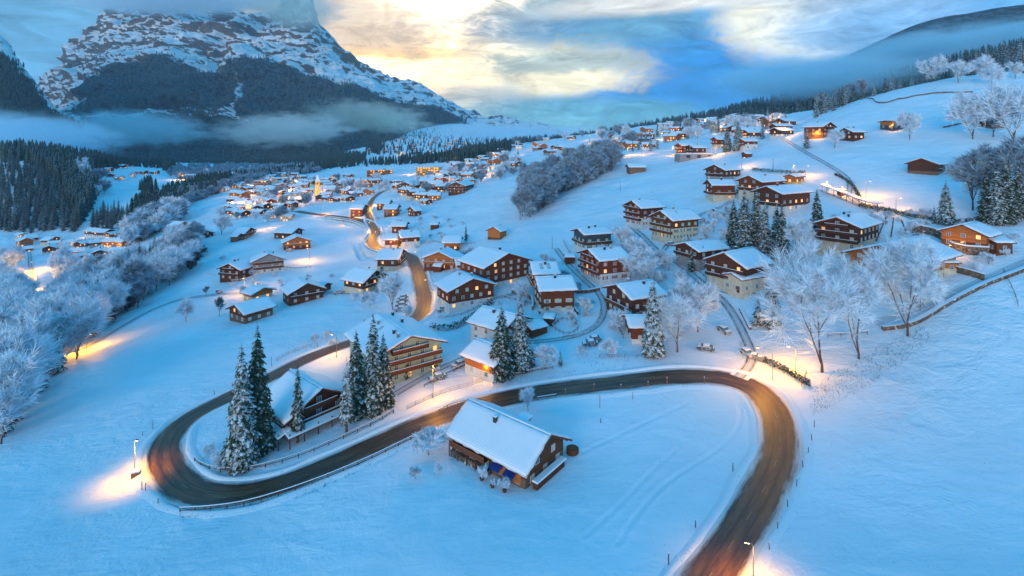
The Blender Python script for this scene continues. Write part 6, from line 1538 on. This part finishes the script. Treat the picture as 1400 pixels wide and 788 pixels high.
tree('shrub', 300, 640, 612, 'snowy rock-garden shrub under the bend spruces', cat='bush'); tree('shrub', 285, 622, 606, 'small snowy shrub inside the left bend', cat='bush')
for x, y, t in ((430,468,455),(446,463,450),(455,474,462)): tree('shrub', x, y, t, 'lit snowy garden shrub behind the blue-roofed chalet in the bend', 'lit garden shrubs', cat='bush')

# wooded patches of countable trees
def wood(poly, n, rad, seed, kind, hr, label, group, wf=1.0, avoid=True):
    pts = scatter_px(poly, n, rad, seed, avoid); r = random.Random(seed)
    for x, y in pts: tree_at(kind if isinstance(kind, str) else r.choice(kind), x, y, r.uniform(*hr), label, group, wf * r.uniform(.85, 1.2))
wood([(710,305),(722,300),(745,285),(765,270),(790,256),(815,246),(838,234),(842,224),(830,220),(800,228),(770,236),(740,246),(716,258)], 95, 5.5, 1, 'bare', (17, 25), 'tall frosted tree in the wooded strip across the middle meadow', 'trees of the wooded strip', 1.15)
wood([(0,560),(0,420),(18,408),(28,440),(34,500),(66,505),(76,450),(92,440),(108,462),(108,490),(70,510),(48,530),(22,590),(0,620)], 62, 4.5, 2, ['tall', 'tall', 'leafm'], (17, 27), 'tall frosted tree in the near left wood', 'trees of the near left wood', 1.0)
wood([(0,600),(0,470),(60,520),(100,470),(80,510),(30,560)], 18, 6, 32, ['dmid', 'mid'], (16, 24), 'snow-dusted conifer between the frosted trees of the near left wood', 'conifers of the near left wood', 1.0)
wood([(130,450),(180,400),(230,380),(250,350),(200,360),(140,400)], 26, 6, 33, ['dmid', 'dmid', 'mid'], (16, 24), 'snow-dusted conifer in the wood below the hollow', 'conifers of the wood below the hollow', 1.0)
wood([(122,486),(108,440),(120,400),(150,380),(175,372),(205,372),(232,352),(262,322),(276,345),(262,372),(225,398),(190,420),(160,440),(138,462)], 78, 6, 3, ['leafm', 'tall', 'bare'], (15, 25), 'frosted tree in the wood below the hollow', 'trees of the wood below the hollow', .95)
wood([(0,430),(0,350),(22,352),(24,400),(24,430)], 12, 8, 4, 'leafm', (15, 22), 'frosted tree left of the lit lane', 'trees left of the lit lane', .9)
wood([(76,430),(70,365),(100,360),(108,385),(150,372),(110,420)], 16, 8, 14, 'leafm', (15, 22), 'frosted tree right of the lit lane', 'trees right of the lit lane', .9)
wood([(176,340),(200,330),(255,296),(230,288),(200,300),(175,318)], 40, 10, 5, 'far', (16, 24), 'frosted tree at the edge of the valley wood', 'trees at the valley wood edge', 1.0)
wood([(0,318),(0,232),(20,226),(55,236),(84,262),(108,300),(106,318),(70,316),(40,318)], 215, 8, 6, 'dmid', (20, 29), 'tall dark conifer on the steep left slope', 'conifers of the left slope', 1.0)
wood([(124,312),(140,290),(176,300),(172,316),(150,322)], 36, 8, 7, 'dmid', (18, 25), 'dark conifer in the clump above the hollow', 'conifers above the hollow', 1.0)
wood([(120,268),(100,240),(120,225),(136,245),(146,262),(142,272)], 22, 12, 8, ['mid', 'far'], (20, 28), 'tree between the conifer slope and the white hill', 'trees beside the white hill', 1.0)
wood([(1120,160),(1150,148),(1172,136),(1184,122),(1172,122),(1150,130),(1126,146),(1112,162)], 30, 5, 9, ['mid', 'bare'], (16, 24), 'snowy conifer in the belt beside the high slope', 'belt beside the high slope', 1.0)
wood([(1192,127),(1215,120),(1225,118),(1205,116),(1190,120)], 8, 5, 10, 'mid', (14, 20), 'small conifer on the left shoulder of the high slope', 'conifers on the shoulder', 1.0)
wood([(700,198),(800,190),(860,190),(860,184),(700,190)], 26, 12, 11, 'far', (14, 26), 'tree on the skyline ridge behind the wooded strip', 'skyline ridge trees', 1.1)
wood([(860,200),(900,182),(1000,168),(1080,168),(1085,195),(1060,196),(1000,182),(930,196),(880,212)], 48, 9, 12, ['far', 'mid'], (11, 20), 'tree among the roofs of the upper village', 'trees of the upper village', 1.1)
wood([(600,240),(690,210),(712,216),(708,240),(650,256),(590,276),(560,262)], 36, 10, 13, ['far', 'mid', 'far'], (9, 17), 'tree among the chalets east of the bright hotel', 'trees east of the bright hotel', 1.1)
wood([(310,300),(330,256),(425,240),(470,240),(540,246),(540,262),(470,282),(420,290),(395,302),(350,306)], 48, 9, 15, ['far', 'far', 'mid'], (8, 15), 'tree among the roofs around the church', 'trees around the church', 1.1)

wood([(585,400),(640,420),(740,430),(830,470),(930,470),(1000,400),(1050,350),(1000,300),(900,310),(840,330),(800,360),(700,370),(640,345)], 62, 4.5, 41, 'shrub', (1.6, 4.2), 'snow-laden garden shrub among the central chalets', 'garden shrubs of the central chalets', 1.1)
wood([(1140,300),(1200,345),(1290,372),(1380,345),(1400,320),(1350,345),(1290,318),(1240,300),(1180,290)], 22, 4, 42, 'shrub', (1.5, 3.6), 'snow-laden shrub around the right hand chalets', 'garden shrubs of the right hand chalets', 1.2)
wood([(290,350),(460,380),(440,400),(300,390)], 14, 6, 43, 'shrub', (1.6, 4), 'snow-laden shrub around the left meadow chalets', 'garden shrubs of the left meadow chalets', 1.1)
wood([(470,300),(640,300),(640,365),(580,372),(510,300)], 20, 6, 44, 'shrub', (2, 5), 'snowy shrub among the houses above the walled road', 'garden shrubs above the walled road', 1.1)
wood([(590,400),(640,420),(740,430),(830,470),(930,440),(1000,400),(1040,330),(1000,290),(900,310),(840,330),(800,360),(700,370),(640,345)], 40, 6, 45, 'leafm', (5, 9), 'slender frosted garden tree among the central chalets', 'garden trees of the central chalets', .8)
# woods nobody would count
def far_wood(poly_or_pts, n, hr, seed, meshes, name='forest', mt=None, label=None, from_net=None, rad=None):
    r = np.random.RandomState(seed)
    if from_net is None:
        xs = [p[0] for p in poly_or_pts]; ys = [p[1] for p in poly_or_pts]; pts = []; rr = random.Random(seed)
        PXs = []; 
        while len(PXs) < n:
            px, py = rr.uniform(min(xs), max(xs)), rr.uniform(min(ys), max(ys))
            if inpoly(px, py, poly_or_pts): PXs.append((px, py))
        X = []
        for px, py in PXs:
            d = dist_at(px, py) * rr.uniform(.995, 1.005); X.append(((px - CX) / F * d, d))
        X = np.array(X); Z = ground(X[:, 0], X[:, 1]) - .5; pts = np.column_stack([X, Z])
    else:
        Vn, Wn, cond = from_net; nu, nv = Wn.shape; pts = []
        I = r.uniform(0, nu - 1.001, n * 4); J = r.uniform(0, nv - 1.001, n * 4); i = I.astype(int); j = J.astype(int)
        fi = (I - i)[:, None]; fj = (J - j)[:, None]
        p = (Vn[i, j] * (1 - fi) + Vn[i + 1, j] * fi) * (1 - fj) + (Vn[i, j + 1] * (1 - fi) + Vn[i + 1, j + 1] * fi) * fj
        nn = fbm(p[:, 0] / 150, p[:, 2] / 70, 4, seed)
        k = (Wn[i, j] + (nn - .5) * 1.1 > .5) & cond(I / nu, J / nv, p); pts = p[k][:n]
    hs = r.uniform(hr[0], hr[1], len(pts))
    return merge_forest(name, pts, hs, meshes, mt or NEEDLEF, label)
vis = lambda p: (np.abs(p[:, 0] / p[:, 1]) < 1.06)
far_wood(None, 15000, (17, 30), 1, FSPL, from_net=(EV, EW, lambda I, J, p: vis(p)), label='dense snow-dusted forest covering the foot of the great mountain')
far_wood(None, 3800, (17, 28), 2, FSPL, from_net=(LV, LW, lambda I, J, p: vis(p)), label='dark forest on the flank of the left mountain')
far_wood(None, 6000, (14, 26), 3, FSPL, from_net=(RWV, RWW, lambda I, J, p: vis(p)), label='dark wooded ridge rising behind the upper village')
far_wood([(108,310),(85,258),(60,235),(30,222),(0,222),(0,208),(60,206),(130,214),(150,226),(112,236),(135,262),(125,285)], 900, (18, 30), 4, FSP, label='dark forest climbing behind the left conifer slope')
far_wood([(178,214),(200,218),(235,240),(225,222),(300,226),(430,226),(500,222),(500,214),(420,206),(330,208),(180,206)], 3500, (16, 26), 5, FSP, label='dark forest along the far side of the valley floor')
far_wood([(180,300),(176,285),(225,270),(250,258),(300,254),(300,264),(260,276),(240,292),(210,300)], 420, (14, 22), 6, FSP, label='mixed wood on the near side of the valley floor')
far_wood([(260,250),(305,246),(400,232),(470,228),(430,236),(330,246),(300,256)], 500, (12, 20), 7, FSP, label='tree belts lining the valley floor behind the western village')
far_wood([(430,232),(500,228),(640,222),(700,208),(690,202),(640,212),(520,222),(430,226)], 420, (14, 24), 8, FSP, label='tree belts behind the bright hotel')
far_wood([(640,206),(690,200),(700,205),(660,214),(600,224)], 160, (16, 26), 9, FSP, label='grove on the rise behind the eastern chalets')
far_wood([(498,205),(520,196),(530,202),(515,212)], 120, (18, 30), 10, FSP, label='dark grove at the foot of the far pale slope')

FLV = []
for t_, c_ in LEAFF[::2]:
    me = c_; vs = [tuple(v.co) for v in me.vertices]; fs = []
    for p_ in me.polygons:
        q_ = list(p_.vertices); fs.append((q_[0], q_[1], q_[2]))
        if len(q_) == 4: fs.append((q_[0], q_[2], q_[3]))
    FLV.append((vs, fs))
far_wood([(0,600),(0,420),(20,408),(32,500),(66,500),(80,440),(92,440),(106,462),(100,480),(60,505),(40,530),(14,590)], 45, (7, 12), 21, FLV, mt=FROSTD, label='dense frosted undergrowth filling the near left wood')
far_wood([(118,482),(108,440),(120,400),(150,380),(205,372),(232,352),(262,322),(276,345),(262,372),(225,396),(190,416),(160,436),(134,460)], 90, (7, 12), 22, FLV, mt=FROSTD, label='dense frosted undergrowth of the wood below the hollow')
far_wood([(176,340),(200,330),(255,296),(230,288),(200,300),(175,318)], 50, (8, 13), 23, FLV, mt=FROSTD, label='dense frosted growth at the valley wood edge')
far_wood([(715,303),(745,284),(765,269),(790,255),(815,245),(836,233),(830,222),(800,230),(770,238),(740,248),(718,260)], 70, (9, 17), 24, FLV, mt=FROSTB, label='dense brush inside the wooded strip of the middle meadow')
far_wood([(250,262),(300,256),(330,246),(420,232),(420,238),(330,252),(300,264),(262,278),(240,292),(200,296),(215,280)], 420, (10, 17), 25, FLV, mt=FROSTB, label='frosted thickets on the valley floor')
far_wood([(230,240),(240,228),(330,226),(440,228),(440,236),(400,240),(330,243),(250,250)], 420, (10, 17), 26, FLV, mt=FROSTB, label='frosted orchards and thickets beyond the western village')
far_wood([(110,225),(118,214),(240,224),(240,232),(175,228),(140,236)], 420, (14, 24), 27, FSP, label='dark trees fringing the top of the white hill')
far_wood([(500,212),(500,180),(640,178),(700,196),(640,212)], 420, (12, 26), 28, FSP, label='scattered dark trees on the far pale slope')
far_wood([(190,262),(206,250),(214,262),(204,272)], 40, (14, 22), 29, FSP, label='small dark copse on the white hill')
# rough weeds poking through the snow at verges and field edges
Vg = []; Fg = []
def tufts(poly, n, s, seed):
    r = random.Random(seed)
    xs = [p[0] for p in poly]; ys = [p[1] for p in poly]; PX = []
    while len(PX) < n:
        px, py = r.uniform(min(xs), max(xs)), r.uniform(min(ys), max(ys))
        if inpoly(px, py, poly): d = dist_at(px, py); PX.append(((px - CX) / F * d, d))
    A = np.array(PX); Z = ground(A[:, 0], A[:, 1], False)
    for (x, y), z_ in zip(PX, Z):
        for k in range(3):
            a = r.uniform(0, 6.28); c = math.cos(a) * s; s2 = math.sin(a) * s; b = len(Vg); h = r.uniform(.3, 1.1) * s * 3
            Vg.extend([(x - c * .25, y - s2 * .25, z_ - .05), (x + c * .25, y + s2 * .25, z_ - .05), (x + c * r.uniform(-1, 1.5), y + s2 * r.uniform(-1, 1.5), z_ + h)]); Fg.append((b, b + 1, b + 2))
tufts([(1105,545),(1130,515),(1200,475),(1262,448),(1275,462),(1235,500),(1160,545),(1110,570)], 900, .15, 1)
tufts([(900,505),(760,520),(700,530),(690,522),(760,508),(900,494)], 260, .12, 2)
tufts([(240,700),(400,664),(580,588),(590,596),(420,680),(250,712)], 420, .16, 3)
tufts([(840,375),(900,350),(1000,415),(990,430),(900,400),(850,395)], 300, .2, 4)
tufts([(370,470),(480,462),(500,475),(440,500)], 260, .14, 5)
tufts([(690,500),(820,480),(900,480),(900,492),(700,512)], 260, .14, 6)
tufts([(0,788),(0,640),(180,560),(180,700),(260,712),(560,620),(640,660),(780,600),(1000,560),(1000,640),(900,788)], 260, .09, 11)
tufts([(1110,600),(1400,400),(1400,788),(1060,788)], 160, .09, 12)
tufts([(985,285),(1025,265),(1040,300),(1000,310)], 220, .25, 7)
tufts([(1155,300),(1210,300),(1200,345),(1165,345)], 200, .2, 8)
o = np_mesh('weeds', np.array(Vg), np.array(Fg), FROSTD, smooth=False); tag(o, 'frosted weeds and twigs poking through the snow along verges', None, None, 'stuff')

# ================================================================== haze and banks of mist
def volmat(name, dens, color=(.95, .97, 1.0), aniso=.0, nscale=None, lo=.4, hi=.65, stretch=(1, 1, 1)):
    m = bpy.data.materials.new(name); m.use_nodes = True; nt = m.node_tree; nt.nodes.clear()
    v = nt.nodes.new('ShaderNodeVolumePrincipled'); v.inputs['Color'].default_value = (*color, 1); v.inputs['Anisotropy'].default_value = aniso
    o = nt.nodes.new('ShaderNodeOutputMaterial'); L(nt, v.outputs[0], o.inputs['Volume'])
    if nscale is None: v.inputs['Density'].default_value = dens
    else:
        O = objco(nt); mpn = nt.nodes.new('ShaderNodeMapping'); mpn.inputs['Scale'].default_value = stretch; L(nt, O, mpn.inputs[0])
        n = noise(nt, mpn.outputs[0], nscale, 4, .6, .4)
        ln_ = nt.nodes.new('ShaderNodeVectorMath'); ln_.operation = 'LENGTH'; L(nt, O, ln_.inputs[0])
        e = sstep(nt, ln_.outputs['Value'], 1.0, .25)
        f = sstep(nt, mathn(nt, 'ADD', mathn(nt, 'MULTIPLY', n, 1.0), mathn(nt, 'MULTIPLY', mathn(nt, 'SUBTRACT', e, .5), .5)), lo, hi)
        L(nt, mathn(nt, 'MULTIPLY', mathn(nt, 'MULTIPLY', f, e), dens), v.inputs['Density'])
    return m
if USE_HAZE:
    b = MB(); zt = 900; b.box((0, 3200, (zt - 900) / 2), (14500, 8400, zt + 900)); o = b.build('haze', volmat('haze_air', 3.2e-5, (.80, .90, 1.0))); tag(o, 'thin blue winter haze filling the valley', None, None, 'stuff')
def mist(px, py, D, rx, ry, depth, dens, label, color=(.95, .97, 1.0), aniso=.1, tilt=0.0, ns=2.6, stretch=(1, 1, 1.3), lo=.30, hi=.78):
    b = bpy.data.meshes.new('mist_bank'); M_ = MB(); M_.lathe([(math.sin(t) if 0 < t < PI else .01, -math.cos(t)) for t in np.linspace(0, PI, 13)], 20)
    o = M_.build('mist_bank', volmat('mist', dens, color, aniso, ns, lo, hi, stretch)); o.location = ((px - CX) / F * D, D, (HY - py) / F * D); o.scale = (rx / F * D, depth, ry / F * D); o.rotation_euler = (0, tilt, 0)
    tag(o, label, None, None, 'stuff'); return o
if USE_MIST:
    mist(30, 186, 1250, 190, 52, 280, .014, 'low blue mist bank below the left mountain', color=(.66, .90, 1.0), tilt=.05, lo=.40, hi=.72, ns=3, stretch=(1.6, 1, 1))
    mist(190, 176, 2450, 170, 44, 400, .0075, 'thin streak of mist at the left foot of the great mountain', lo=.50, hi=.76, ns=5, stretch=(2.2, 1, 1.2), tilt=.06)
    mist(390, 178, 2450, 170, 42, 400, .007, 'thin streak of mist at the right foot of the great mountain', lo=.50, hi=.76, ns=5, stretch=(2.2, 1, 1.2), tilt=-.05, color=(1, .96, .9))
    mist(505, 160, 2900, 150, 40, 400, .007, 'cream-tinted mist bank at the valley end', color=(1, .95, .84), aniso=.6, tilt=.10, lo=.50, hi=.76, ns=5, stretch=(2, 1, 1))  # warm light put into the mist's own cream colour
    mist(700, 182, 2600, 190, 22, 600, .004, 'pale mist filling the far valley mouth', aniso=.5, lo=.38, hi=.7, stretch=(1.6, 1, 1))
    mist(405, 14, 4400, 110, 44, 500, .0042, 'cloud wrapping the summit tower of the mountain', color=(1, .95, .86), aniso=.6, lo=.46, hi=.70, ns=3.5)
    mist(240, 0, 4600, 260, 34, 500, .008, 'cloud skimming the long mountain crest', aniso=.6, lo=.44, hi=.7, ns=4, stretch=(1.8, 1, 1))
    mist(1300, 78, 1500, 270, 58, 420, .020, 'thick blue fog bank over the high slope', color=(.62, .90, 1.0), lo=.34, hi=.7, stretch=(1.5, 1, 1), tilt=-.12)
    mist(1110, 108, 1150, 190, 46, 300, .013, 'fog hanging over the wooded ridge', color=(.62, .90, 1.0), lo=.38, hi=.7, stretch=(1.5, 1, 1))
